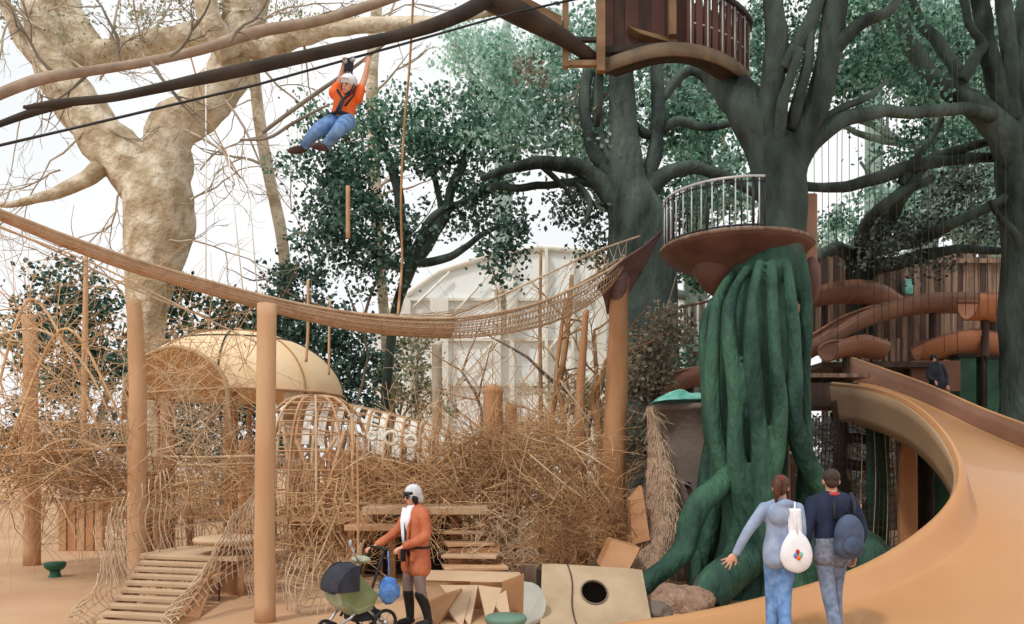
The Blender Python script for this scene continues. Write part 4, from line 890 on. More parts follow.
rock(655,612,10.3, (.2,.25,.14), 'smaller brown boulder left of the root foot', 'taupe')
rock(706,590,11.3, (.2,.3,.2), 'dark brown boulder between two green roots', 'taupe')
# drum with fibre flank and tarp
dr = thing('taupe_drum', gb(702, 13.6), 'tall taupe plastered drum left of the green trunk with a small round hole', 'drum')
MB().lathe((W(700,0,13.9).x, 13.9, 0), [(1.05,0),(.98,.6),(.9,1.4),(.86,2.2),(.86,2.78),(.93,2.8),(.93,2.9),(.8,2.9),(.8,2.75),(0,2.72)], 48).build('wall', 'taupe', dr)
MB().ball(Vector((W(688,0,13.0).x, 13.02, W(0,485,13).z)), (.05,.05,.06), 10, 8).build('hole_shade_ball', 'black', dr)  # black ball stands in for the shade inside a hole
fw = thing('fibre_skirt', gb(655, 13), 'rough coir fibre skirt flaring down along the left of the taupe drum', 'fibre cladding')
def fwf(u, v):
    L = cr([tuple(Z(646,408,13.2)), tuple(Z(647,450,13.0)), tuple(Z(645,500,12.5)), tuple(Z(636,550,12.0)), tuple(Vector((Z(622,0,11.4).x,11.4,0)))], 6)
    R_ = cr([tuple(Z(656,408,13.1)), tuple(Z(668,450,12.9)), tuple(Z(678,495,12.3)), tuple(Z(676,550,11.8)), tuple(Vector((Z(664,0,11.4).x,11.4,0)))], 6)
    a = Vector(spick(L, u)); b = Vector(spick(R_, u)); p = a.lerp(b, v); return p+Vector((0, -.22*math.sin(v*PI), 0))+Vector((1,0,0))*noise.noise(p*5)*.04+Vector((0,1,0))*noise.noise(p*9)*.05
MB().grid(fwf, 70, 24, thick=.06).build('cladding', 'fibre', fw)
ff = MB()
for _ in range(500):
    u, v = random.random()**.8*.97, random.random(); p = fwf(u, v)+Vector((0,-.02,0)); d = fwf(min(1, u+.03), v)-fwf(u, v); wander(ff, p, d+Vector((random.gauss(0,.03), -.01, random.gauss(0,.02))), random.uniform(.1,.35), .006, 4, .2, 0, 3)
o = ff.build('loose_fibres', 'ropew', fw); o['kind'] = 'stuff'
tp = thing('teal_tarp', W(684,402,13.6), 'crumpled teal tarpaulin lying on top of the taupe drum', 'tarp')
def tpf(u, v):
    x = -.52+1.04*u; y = -.35+.8*v; r_ = max(0, 1-(x/.55)**2)*max(0, 1-((v-.5)/.55)**2)
    p = Vector((W(684,0,13.5).x+x, 13.35+y, 2.9+.0)); return p+Vector((0,0,.02+.24*r_*(.8+.5*noise.noise(Vector((x*4,y*4,1))))))
MB().grid(tpf, 40, 20, thick=-.015).build('sheet', 'teal', tp)

# ================================================================ rear right: slat walls, slides, ropes
rw = thing('plank_screen', gb(960, 25), 'tall weathered plank wall behind the rear slides at right', 'wooden screen')
for k in range(27):
    px = 915+5.6*k; w_ = 5.4/F*25; top = W(px, 252+random.uniform(-3,3)+.05*(px-915), 25).z
    MB().box((W(px,0,25).x, 25+random.uniform(-.03,.03), top/2), (w_,.08,top)).build('plank', 'plank' if k % 4 else 'plankd', rw, False)
MB().box((W(985,0,24.8).x, 24.85, W(0,262,25).z), (4.3,.08,.14)).build('cross_rail', 'plank', rw, False)
rw = thing('short_plank_fence', gb(828, 23), 'shorter plank fence tight against the right of the green trunk', 'wooden screen')
for k in range(9):
    px = 800+6*k; top = W(px, 250+3*math.sin(k), 23).z; bo_ = W(px, 352, 23).z; MB().box((W(px,0,23).x, 23, (top+bo_)/2), (.15,.07,top-bo_)).build('plank', 'plank' if k % 2 else 'plankd', rw, False)
MB().box((W(824,0,23.1).x, 23.2, W(0,352,23).z), (1.7,.5,.1)).build('ledge', 'plankd', rw, False)
for px in (802, 846): q = W(px,352,23.2); MB().box((q.x,q.y,q.z/2), (.16,.16,q.z)).build('ledge_post', 'plankd', rw, False)
rw = thing('rear_fence', gb(688, 19.5), 'pale slatted rail fence seen left of the green trunk', 'fence')
for k in range(14): px = 664+4.2*k; a, b_ = W(px,310-.25*(px-664),19.5), W(px,345,19.5); MB().box((a+b_)/2, (.045,.04,a.z-b_.z)).build('slat', 'plank' if k % 2 else 'hallrib', rw, False)
MB().tube([W(660,312,19.5), W(722,298,19.5)], .04, 6).build('rail', 'plank', rw); MB().tube([W(660,345,19.5), W(722,345,19.5)], .04, 6).build('rail', 'plank', rw)
for px in (664,690,716): q = W(px,312,19.6); MB().box((q.x,q.y,q.z/2), (.12,.12,q.z)).build('fence_post', 'plank', rw, False)
MB().box(W(699,362,19.6), (.55,.1,.5)).build('panel', 'maroon', rw, False)
def trough(label, pts, r, m, posts=(), a0=1.0, a1=2.05, name='rear_slide'):
    Q = cr([(*W(x, y, D), r*k) for x, y, D, k in pts], 8); c_ = Q[len(Q)//2]; t = thing(name, (c_[0], c_[1], 0), label, 'slide')
    def f(u, v):
        p = spick(Q, u); q1 = spick(Q, min(1, u+.02)); q0 = spick(Q, max(0, u-.02)); d = Vector(q1[:3]-q0[:3]); d.z = 0; d = d.normalized() if d.length > 1e-6 else Vector((1,0,0)); nn = Vector((-d.y, d.x, 0)); a = PI*(1.0+v)
        return Vector(p[:3])+nn*math.cos(a)*p[3]*1.25+Vector((0,0,math.sin(a)*p[3]*1.3+p[3]*.5))
    MB().grid(f, 60, 14, thick=.05).build('trough', m, t)
    for v in (0,1): MB().tube([f(k/60, v) for k in range(61)], .04, 6).build('rim', 'slideb', t)
    for u in posts: p = spick(Q, u); MB().tube([Vector((p[0],p[1],0)), Vector((p[0],p[1],p[2]-p[3]*.7))], .09, 8).build('support_post', 'plankd', t)
    return t
trough('long brown rear slide rising from the trunk toward the right edge', [(800,352,19,1),(825,338,19.3,1),(860,318,19.7,1),(905,305,20.2,1),(950,302,20.6,1),(990,305,20.8,1),(1015,310,21,1)], .3, 'slided', (.3,.6,.85))
trough('arched rust rear slide above the long brown one, beside the trunk', [(798,300,21,1),(820,294,21.3,1),(845,291,21.6,1),(870,294,22,.9),(895,304,22.4,.6)], .36, 'slideb', (.3,.7))
trough('bright orange bulging rear slide end below the plank wall', [(918,350,20,.6),(935,346,20,1),(962,343,20,1.2),(985,346,20,1.1),(1003,352,20,.8)], .38, M.setdefault('slideo', mat('orange_slide_end', (196,112,66), (214,132,84), 1, .5)), (.3,.7))
trough('short orange rear slide box at upper right near the dark trunk', [(968,306,19.4,1),(985,306,19.4,1),(1008,308,19.4,1)], .38, M['slideo'], (.5,))
trough('low rust rear slide curling close to the trunk', [(828,352,17.9,.8),(838,347,18,1),(856,345,18.2,1),(880,350,18.4,.8)], .28, 'slideb', (.5,))
trough('rust brown curved slide seen left of the green trunk', [(655,394,16,.6),(668,384,16.2,1),(690,376,16.5,1.1),(715,372,16.8,1.1),(740,372,17,1)], .24, 'slideb', (.5,))
# upper walkway behind and under-deck with dark posts
uw = thing('rear_walkway', gb(935, 19), 'brown rear walkway deck with panels above the dark posts', 'walkway')
MB().box(W(872,366,19)+Vector((0,.5,0)), (2.6,1.6,.12)).build('deck', 'plankd', uw, False)
MB().box(W(935,376,19)+Vector((0,0,0)), (1.15,.1,.72)).build('front_panel', 'slideb', uw, False)
for k in range(12): q = W(838+6*k,350,19.2); MB().box(q, (.06,.05,.55)).build('slat', 'plank', uw, False)
for px, w_ in ((838,.2),(880,.3),(905,.2)): q = W(px,366,19.4); MB().box((q.x,q.y,q.z/2), (w_,w_,q.z)).build('post', 'plankd', uw, False)
for px, t_, w_, lab in ((963,358,.42,'dark green square column below the orange slide end, narrower one'),(992,360,.62,'dark green square column beside the dark trunk, wider one')):
    D = 19.6; c_ = thing('square_pillar', gb(px, D), lab, 'pillar'); z_ = W(px,t_,D).z; MB().box((W(px,0,D).x, D, z_/2), (w_,w_,z_)).build('shaft', 'greenpost', c_, False, bevel=.02); MB().box((W(px,0,D).x, D, z_+.03), (w_+.1,w_+.1,.08)).build('cap', 'dark', c_, False)
bx = thing('planked_box', gb(906, 22), 'brown plank tower box between the rear slides', 'box')
for k in range(9): q = W(880+6*k,0,22.5); z_ = W(0,270-k,22.5).z; MB().box((q.x,22.5,z_/2), (.16,.1,z_)).build('plank', 'plankd' if k % 2 else 'plank', bx, False)
tt = MB().box(W(908,287,22.2), (.24,.15,.42)); tag(tt.build('teal_board', 'teal', None, False, bevel=.03), 'small teal board against the plank tower, right of the low tree', 'board')
# rope net wall under the slide
nw = thing('cargo_net', gb(865, 13.8), 'dark rope cargo net wall hanging below the big slide', 'rope net')
def nwf(u, v): return Vector((W(806+96*u,0,13.9).x+.1*math.sin(v*5+u*7)*.3, 13.9+.2*math.sin(u*6), .05+2.75*v-.3*u*v))
for k in range(28): MB().tube([nwf(k/27, j/12) for j in range(13)], .009, 4).build('vertical_rope', 'rope' if k % 3 == 0 and k > 14 else 'roped', nw)
m_ = MB()
for j in range(18): m_.tube([nwf(k/30, j/17+.01*math.sin(k)) for k in range(31)], .007, 4)
m_.build('cross_ropes', 'roped', nw)
for px, D, m2, w_, top, lab in ((880,14.6,'greenpost',.28,410,'dark green post right of the man behind the cargo net'),(942,13.6,'greenpost',.24,452,'green post just inside the bend of the big slide'),(925,14.2,'dark',.26,440,'black post between the orange board and the green post'),(960,16,'plank',.4,430,'weathered board post behind the bend of the big slide')):
    t = thing('underslide_post', gb(px, D), lab, 'post'); z_ = W(px,top,D).z; MB().tube([Vector((W(px,0,D).x, D, 0)), Vector((W(px,0,D).x+.02, D, z_*.5)), Vector((W(px,0,D).x, D, z_))], [w_*.55,w_*.5,w_*.52], 12, wob=.15, wsc=3).build('shaft', m2, t)
t = thing('surf_board_post', gb(909, 13.4), 'orange pointed timber board standing under the big slide', 'board')
bp_ = [(901,gy(13.4)),(899,500),(901,455),(907,430),(913,432),(917,470),(918,520),(917,gy(13.4))]
MB().prism([W(a, b_, 13.4) for a, b_ in bp_], (0,.08,0)).build('board', 'tanwood2', t, False)
t = thing('twisted_trunk', gb(843, 14.8), 'twisted dark brown trunk behind the man inside the cargo net', 'tree'); b = MB(); limb(b, [(850,gy(14.8),14.8,12),(846,510,14.8,10),(840,470,14.8,6),(842,430,14.8,6),(838,400,14.8,7)], 12, 6, .2); b.build('trunk', 'plankd', t)
b = MB(); limb(b, [(842,440,14.8,6),(858,438,14.8,5),(880,444,14.8,5)], 8, 5); limb(b, [(843,462,14.8,5),(860,466,14.8,5),(880,464,14.8,4)], 8, 5); b.build('branch', 'plankd', t)
shrub('bush with light-whitened leaf colour seen through the cargo net', [(850,430,17,26,22),(868,455,17,20,30),(850,490,17,24,24),(822,430,17,16,20),(820,465,17,16,26)], 'leafs', .13, .3, gb(845,17), 1.6, name='light_whitened_bush')
rw = thing('dark_backdrop', gb(900, 22.5), 'added dark backdrop boards closing the space behind the cargo net', 'wooden screen')  # backdrop added to fill the gaps between roots with dark
for k in range(34):
    px = 690+10.6*k
    if 806 < px < 884: continue
    MB().box((W(px,0,23.6).x, 23.6, 1.45), (.33,.08,2.9)).build('board', 'plankd' if k % 3 else 'plank', rw, False)
gs = thing('green_mound', gb(872, 11.4), 'smooth dark green mound right of the man', 'mound'); b = MB().ball((W(868,0,11.6).x, 11.6, .35), (.3,.4,.5), 20, 12); b.build('mound', 'greentrunk', gs)
# thin vertical ropes from the ceiling nets
vr = MB().tube([Vector((0,0,0)), Vector((.02,0,3)), Vector((-.01,0,6.4))], .011, 5)
r0 = None
for i in range(27):
    px = 806+7.6*i+random.uniform(-2,2); D = random.uniform(15.2,16.6); zt = W(0,95,D).z; zb = W(0,random.choice((290,315,340,352)),D).z
    g = MB().tube([Vector((W(px,0,D).x, D, zb)), Vector((W(px,0,D).x+.03*math.sin(i), D, (zt+zb)/2)), Vector((W(px,0,D).x, D, zt+1.5))], .0065, 5)
    tag(g.build('hanging_line', 'roped'), 'one of the thin dark vertical lines hanging in front of the low tree', 'rope', 'thin vertical lines at right')
for i, (x0,y0,x1,y1,lab) in enumerate(((228,150,243,290,'thin pale cable hanging right of the giant pale trunk, left of three'),(206,60,206,300,'thin pale cable hanging in front of the giant pale trunk'),(246,150,258,300,'thin pale cable hanging near the slim leaning trunk'))):
    g = MB().tube([W(x0,y0,18), W((x0+x1)/2,(y0+y1)/2,18), W(x1,y1,18)], .014, 5); tag(g.build('hanging_cable', 'hallrib'), lab.replace(', left of three',''), 'cable')
#PART3

# ================================================================ people

def caps(mb, pts, rads, n=14):
    pts = [Vector(p) for p in pts]; Q = cr([(*p, r) for p, r in zip(pts, rads)], 5) if len(pts) > 2 else [np.array((*p, r)) for p, r in zip(pts, rads)]
    mb.tube([Vector(a[:3]) for a in Q], [a[3] for a in Q], n)
    mb.ball(pts[0], rads[0], n, 8); mb.ball(pts[-1], rads[-1], n, 8); return mb
def seg(mb, a, b, ra, rb, n=12):
    mb.tube([Vector(a), Vector(b)], [ra, rb], n); mb.ball(a, ra, n, 8); mb.ball(b, rb, n, 8)
def hand(mb, w, d, up, thumb, curl=.5, spread=.12, sc=1.0):
    """w wrist, d finger direction, up = back-of-hand normal, thumb = side the thumb is on"""
    d = Vector(d).normalized(); up = Vector(up); up = (up-d*up.dot(d)).normalized(); th = Vector(thumb); th = (th-d*th.dot(d)-up*th.dot(up)).normalized()
    Rm = Matrix((th, d, up)).transposed()
    mb.ball(Vector(w)+d*.045*sc, (.04*sc, .052*sc, .016*sc), 12, 8, Rm)
    for k, L in enumerate((.068, .076, .071, .056)):
        o = (1.5-k)*.0205*sc; p = Vector(w)+d*.082*sc+th*o; dd = (d+th*(1.5-k)*spread).normalized(); ps = [p]
        for j, f in enumerate((.45,.32,.23)):
            c_ = curl*(j+.6); e = (dd*math.cos(c_)-up*math.sin(c_)).normalized(); ps.append(ps[-1]+e*L*f*sc*1.05)
        mb.tube(ps, [.0092*sc,.0088*sc,.008*sc,.0068*sc], 8); mb.ball(ps[-1], .0068*sc, 8, 5)
    b = Vector(w)+d*.028*sc+th*.034*sc; t1 = b+(th*.7+d*.6-up*.15).normalized()*.036*sc; t2 = t1+(th*.35+d*.85-up*.3).normalized()*.028*sc
    mb.tube([b, t1, t2], [.0125*sc,.0105*sc,.008*sc], 8); mb.ball(t2, .008*sc, 8, 5)
def headR(Fw, U):
    Fw = Vector(Fw).normalized(); U = Vector(U); U = (U-Fw*U.dot(Fw)).normalized(); L = U.cross(Fw); return Matrix((L, Fw, U)).transposed()
def head(mb, c, R, s=1.0):
    q = lambda x, y, z: Vector(c)+R @ Vector((x*s, y*s, z*s))
    mb.ball(q(0,-.008,.02), (.074*s,.092*s,.092*s), 18, 12, R); mb.ball(q(0,.018,-.045), (.056*s,.068*s,.07*s), 16, 10, R); mb.ball(q(0,.05,-.088), (.028*s,.028*s,.024*s), 10, 7, R)
    mb.tube([q(0,.082,.012), q(0,.104,-.024), q(0,.088,-.034)], [.009*s,.015*s,.010*s], 8)
    mb.ball(q(0,.085,-.060), (.022*s,.010*s,.009*s), 10, 6, R)
    for t in (-1,1): mb.ball(q(t*.076,-.008,-.012), (.010*s,.019*s,.03*s), 10, 7, R)
def eyes(par, c, R, s=1.0):
    for t in (-1,1): MB().ball(Vector(c)+R @ Vector((t*.03*s,.079*s,.006*s)), (.013*s,.008*s,.009*s), 10, 7, R).build('eye', 'boot', par)
    MB().ball(Vector(c)+R @ Vector((0,.091*s,-.060*s)), (.021*s,.006*s,.006*s), 10, 6, R).build('mouth', 'red', par)
def fr_(base, Fd):
    Fd = Vector((*Fd, 0)).normalized(); L = Vector((-Fd.y, Fd.x, 0)); base = Vector(base)
    return (lambda f, s, z: base+Fd*f+L*s+Vector((0,0,z))), Fd, L

# ---- woman with stroller
wb = Vector(((416-512)/F*9.5, 9.5, 0)); pt_, Fd, Ld = fr_(wb, (-.80,-.60))
wm = thing('person', wb, 'person in a rust orange coat, pale hat and sunglasses pushing the stroller', 'person')
hc_ = pt_(.05,0,1.545); Rh = headR(Fd+Vector((0,0,-.22)), (0,0,1))
sk_ = MB(); head(sk_, hc_, Rh); caps(sk_, [hc_+Vector((0,0,-.06)), pt_(0,0,1.38)], [.05,.055])
caps(sk_, [pt_(0,0,1.32), pt_(0,0,1.15), pt_(0,0,.92)], [.09,.085,.11])
hR = pt_(.50,-.19,.955); hL = pt_(.30,.13,.965)
armR = [pt_(0,-.165,1.34), pt_(.12,-.235,1.12), hR-Fd*.06]; armL = [pt_(0,.165,1.34), pt_(.02,.25,1.09), hL-Fd*.05]
legR = [pt_(.0,-.085,.9), pt_(.05,-.10,.5), pt_(.02,-.10,.09)]; legL = [pt_(0,.085,.9), pt_(.02,.13,.5), pt_(-.08,.15,.09)]
for a in (armR, armL): caps(sk_, a, [.045,.036,.026])
for a in (legR, legL): caps(sk_, a, [.085,.058,.04])
hand(sk_, hR-Fd*.05, Fd+Vector((0,0,-.2)), (0,0,1), Ld, .9, .06); hand(sk_, hL-Fd*.05, Fd+Vector((0,0,-.3)), (0,0,1), -Ld, .9, .06)
sk_.build('body', 'skin', wm, remesh=.008, sm=1)
ct_ = MB()
caps(ct_, [pt_(0,-.11,1.35), pt_(0,0,1.385), pt_(0,.11,1.35)], [.082,.085,.082])
for sx in (-.055,.055): caps(ct_, [pt_(0,sx,1.32), pt_(.0,sx*1.1,1.12), pt_(0,sx*1.3,.92), pt_(0,sx*1.7,.70)], [.125,.115,.13,.135])
for a in (armR, armL): caps(ct_, [a[0], a[1], a[1].lerp(a[2], .86)], [.078,.064,.05])
co_ = ct_.build('coat', 'coat', wm, remesh=.014, sm=2)
MB().tube([pt_(.0,-.10,1.43), pt_(-.07,0,1.455), pt_(.0,.10,1.43), pt_(.09,.085,1.34), pt_(.135,.06,1.2), pt_(.145,.055,1.0), pt_(.15,.05,.72)], .02, 8).build('coat_edge', 'coat', co_)
for s_ in (-.13,.15): MB().box(pt_(.115,s_,.85), (.10,.03,.12), rz=.64+s_).build('coat_pocket', 'coat', co_, bevel=.01)
b = MB().tube([pt_(.10,-.05,1.40), pt_(.132,-.045,1.25), pt_(.138,-.02,1.1), pt_(.14,-.01,.97)], [.05,.05,.045,.03], 12); b.tube([pt_(.095,.03,1.40), pt_(.125,.035,1.25), pt_(.13,.03,1.12)], [.045,.045,.03], 12); b.ball(pt_(.04,0,1.41), (.075,.075,.04), 14, 8); b.build('white_scarf', 'white', wm)
MB().tube([pt_(.07,-.10,1.40), pt_(.155,.02,1.2), pt_(.17,.06,.98), pt_(.16,.10,.85)], .016, 6).build('shoulder_strap', 'boot', wm)
b = MB(); 
for k in range(25): pass
b.tube([pt_(.155*math.cos(a), .205*math.sin(a), .945) for a in [2*PI*k/24 for k in range(25)]], .014, 6); b.build('belt', 'boot', co_)
MB().box(pt_(.17,.02,.86), (.09,.05,.16), rz=.6).build('black_glove_bag', 'boot', wm, bevel=.015)
tr = MB()
for a in (legR, legL): caps(tr, [a[0], a[1], a[1].lerp(a[2], .5)], [.1,.068,.055])
tr.build('trousers', 'legging', wm, remesh=.012, sm=2)
bo = MB()
for a in (legR, legL):
    caps(bo, [a[1]+Vector((0,0,-.11)), a[1].lerp(a[2], .6), a[2]], [.068,.06,.048]); bo.ball(a[2]+Fd*.06+Vector((0,0,-.045)), (.05,.13,.045), 14, 8, headR(Fd, (0,0,1)))
bo.build('boots', 'boot', wm, remesh=.012, sm=1)
q = lambda x, y, z: hc_+Rh @ Vector((x, y, z))
hb_ = MB().ball(q(0,-.02,.035), (.098,.11,.105), 20, 14, Rh); hb_.ball(q(0,-.07,-.04), (.085,.06,.085), 14, 9, Rh); hb_.build('hat', 'hat', wm, remesh=.012, sm=1)
b = MB().ball(q(0,.035,.045), (.088,.075,.035), 16, 8, Rh); b.ball(q(.07,.01,-.03), (.022,.04,.07), 10, 8, Rh); b.ball(q(-.07,.01,-.03), (.022,.04,.07), 10, 8, Rh); b.build('dark_hair_fringe', 'boot', wm)
b = MB(); b.ball(q(.032,.088,.004), (.030,.012,.020), 12, 8, Rh); b.ball(q(-.032,.088,.004), (.030,.012,.020), 12, 8, Rh); b.tube([q(-.07,.03,.01), q(-.05,.085,.01), q(.05,.085,.01), q(.07,.03,.01)], .005, 6); b.build('sunglasses', 'boot', wm)
MB().ball(q(0,.092,-.060), (.02,.006,.006), 10, 6, Rh).build('mouth', 'red', wm)

# ---- stroller
sb_ = thing('baby_stroller', pt_(1.02,-.02,0), 'black and olive baby stroller with a raised hood and a bright blue bag', 'stroller')
def sp_(f, s, z): return pt_(.5+(f-.5)*.72, s, z*(1-.15*ss((f-.52)/.2)))
for s_ in (-.2,.2):
    MB().tube([sp_(.50,s_*.85,.945), sp_(.62,s_,.86), sp_(.80,s_,.50), sp_(1.02,s_,.22)], .016, 8).build('handle_tube', 'boot', sb_)
    MB().tube([sp_(.55,s_*1.1,.12), sp_(.80,s_,.34), sp_(.98,s_,.50)], .015, 8).build('rear_tube', 'alu', sb_)
    MB().tube([sp_(1.35,s_*.4,.12), sp_(1.1,s_,.28), sp_(.92,s_,.44)], .015, 8).build('front_tube', 'alu', sb_)
MB().tube([sp_(.50,-.2,.95), sp_(.475,0,.965), sp_(.50,.2,.95)], .02, 10).build('handlebar', 'boot', sb_)
def wheel(c_, r, ax):
    u_, w_ = frame(ax); t = MB(); t.tube([c_+(u_*math.cos(a)+w_*math.sin(a))*r for a in [2*PI*k/28 for k in range(29)]], .02, 8, caps=False); o = t.build('wheel', 'boot', sb_)
    h = MB().tube([c_-ax*.03, c_+ax*.03], .025, 10)
    for k in range(6): a = PI/3*k; h.tube([c_, c_+(u_*math.cos(a)+w_*math.sin(a))*(r-.01)], .006, 5)
    h.build('spokes', 'alu', o)
wheel(sp_(.55,.24,.15), .13, Ld); wheel(sp_(.55,-.24,.15), .13, Ld); wheel(sp_(1.36,.07,.11), .09, Ld); wheel(sp_(1.36,-.07,.11), .09, Ld)
MB().tube([sp_(.55,-.24,.15), sp_(.55,.24,.15)], .012, 8).build('axle', 'alu', sb_)
st_ = MB()
prof = [(.66,.50),(.74,.36),(.98,.30),(1.2,.42),(1.27,.58)]
def seatf(u, v):
    p = spick([np.array(a) for a in prof], u); s_ = (v-.5)*2; return sp_(p[0]-.05*s_*s_*0, .21*s_, p[1]+.10*abs(s_)**3)
st_.grid(seatf, 24, 10, thick=.035); st_.build('seat', 'oliveg', sb_)
for s_ in (-1,1):
    MB().prism([sp_(.66,.215*s_,.52), sp_(.76,.215*s_,.36), sp_(1.0,.215*s_,.32), sp_(1.24,.215*s_,.46), sp_(1.34,.215*s_,.72), sp_(1.0,.215*s_,.86)], Ld*.015).build('side_panel', 'olive' if s_ > 0 else 'oliveg', sb_, False)
def hoodf(u, v):
    a = -.15+u*1.75; c_ = sp_(.99,0,.66); r = .29; s_ = (v-.5)*2; rr = r*math.sqrt(max(0,1-.35*s_*s_)); return c_+Fd*rr*math.cos(a)+Vector((0,0,rr*math.sin(a)*.86))+Ld*.235*s_
MB().grid(hoodf, 24, 14, thick=.015).build('hood', 'charcoal', sb_)
for s_ in (-1,1):
    MB().prism([sp_(.99,.237*s_,.62)]+[sp_(.99+.33*math.cos(a), .237*s_, .66+.29*math.sin(a)) for a in [-.15+k*1.75/8 for k in range(9)]], Ld*.01).build('hood_side', 'charcoal', sb_, False)
b = MB().ball(sp_(.80,.0,.99), (.15,.10,.045), 16, 8, headR(Fd, (0,0,1))); b.build('console_tray', 'oliveg', sb_)
b = MB().tube([sp_(.92,.12,.98), sp_(1.0,.12,1.10), sp_(1.05,.12,1.20)], .010, 6); b.ball(sp_(1.06,.12,1.23), (.022,.022,.045), 10, 7); b.build('spoon_toy', 'alu', sb_)
bb = MB(); bb.ball((0,0,0), 1, 20, 14); bb.v = [tuple(pt_(.50,.26,.50)+Vector((v[0]*.12, v[1]*.09, v[2]*.15))*(1+.25*noise.noise(Vector(v)*2.5))) for v in bb.v]; o = bb.build('blue_bag', 'bagblue', sb_)
MB().tube([pt_(.48,.2,.94), pt_(.49,.24,.78), pt_(.50,.26,.62)], .008, 6).build('bag_strap', 'bagblue', o)
MB().box(sp_(.78,0,.26), (.34,.30,.12), rz=math.atan2(Fd.y, Fd.x)).build('basket', 'charcoal', sb_, bevel=.03)
MB().ball(sp_(.53,.02,.21), (.05,.05,.05), 10, 8).build('red_bundle', 'red', sb_)

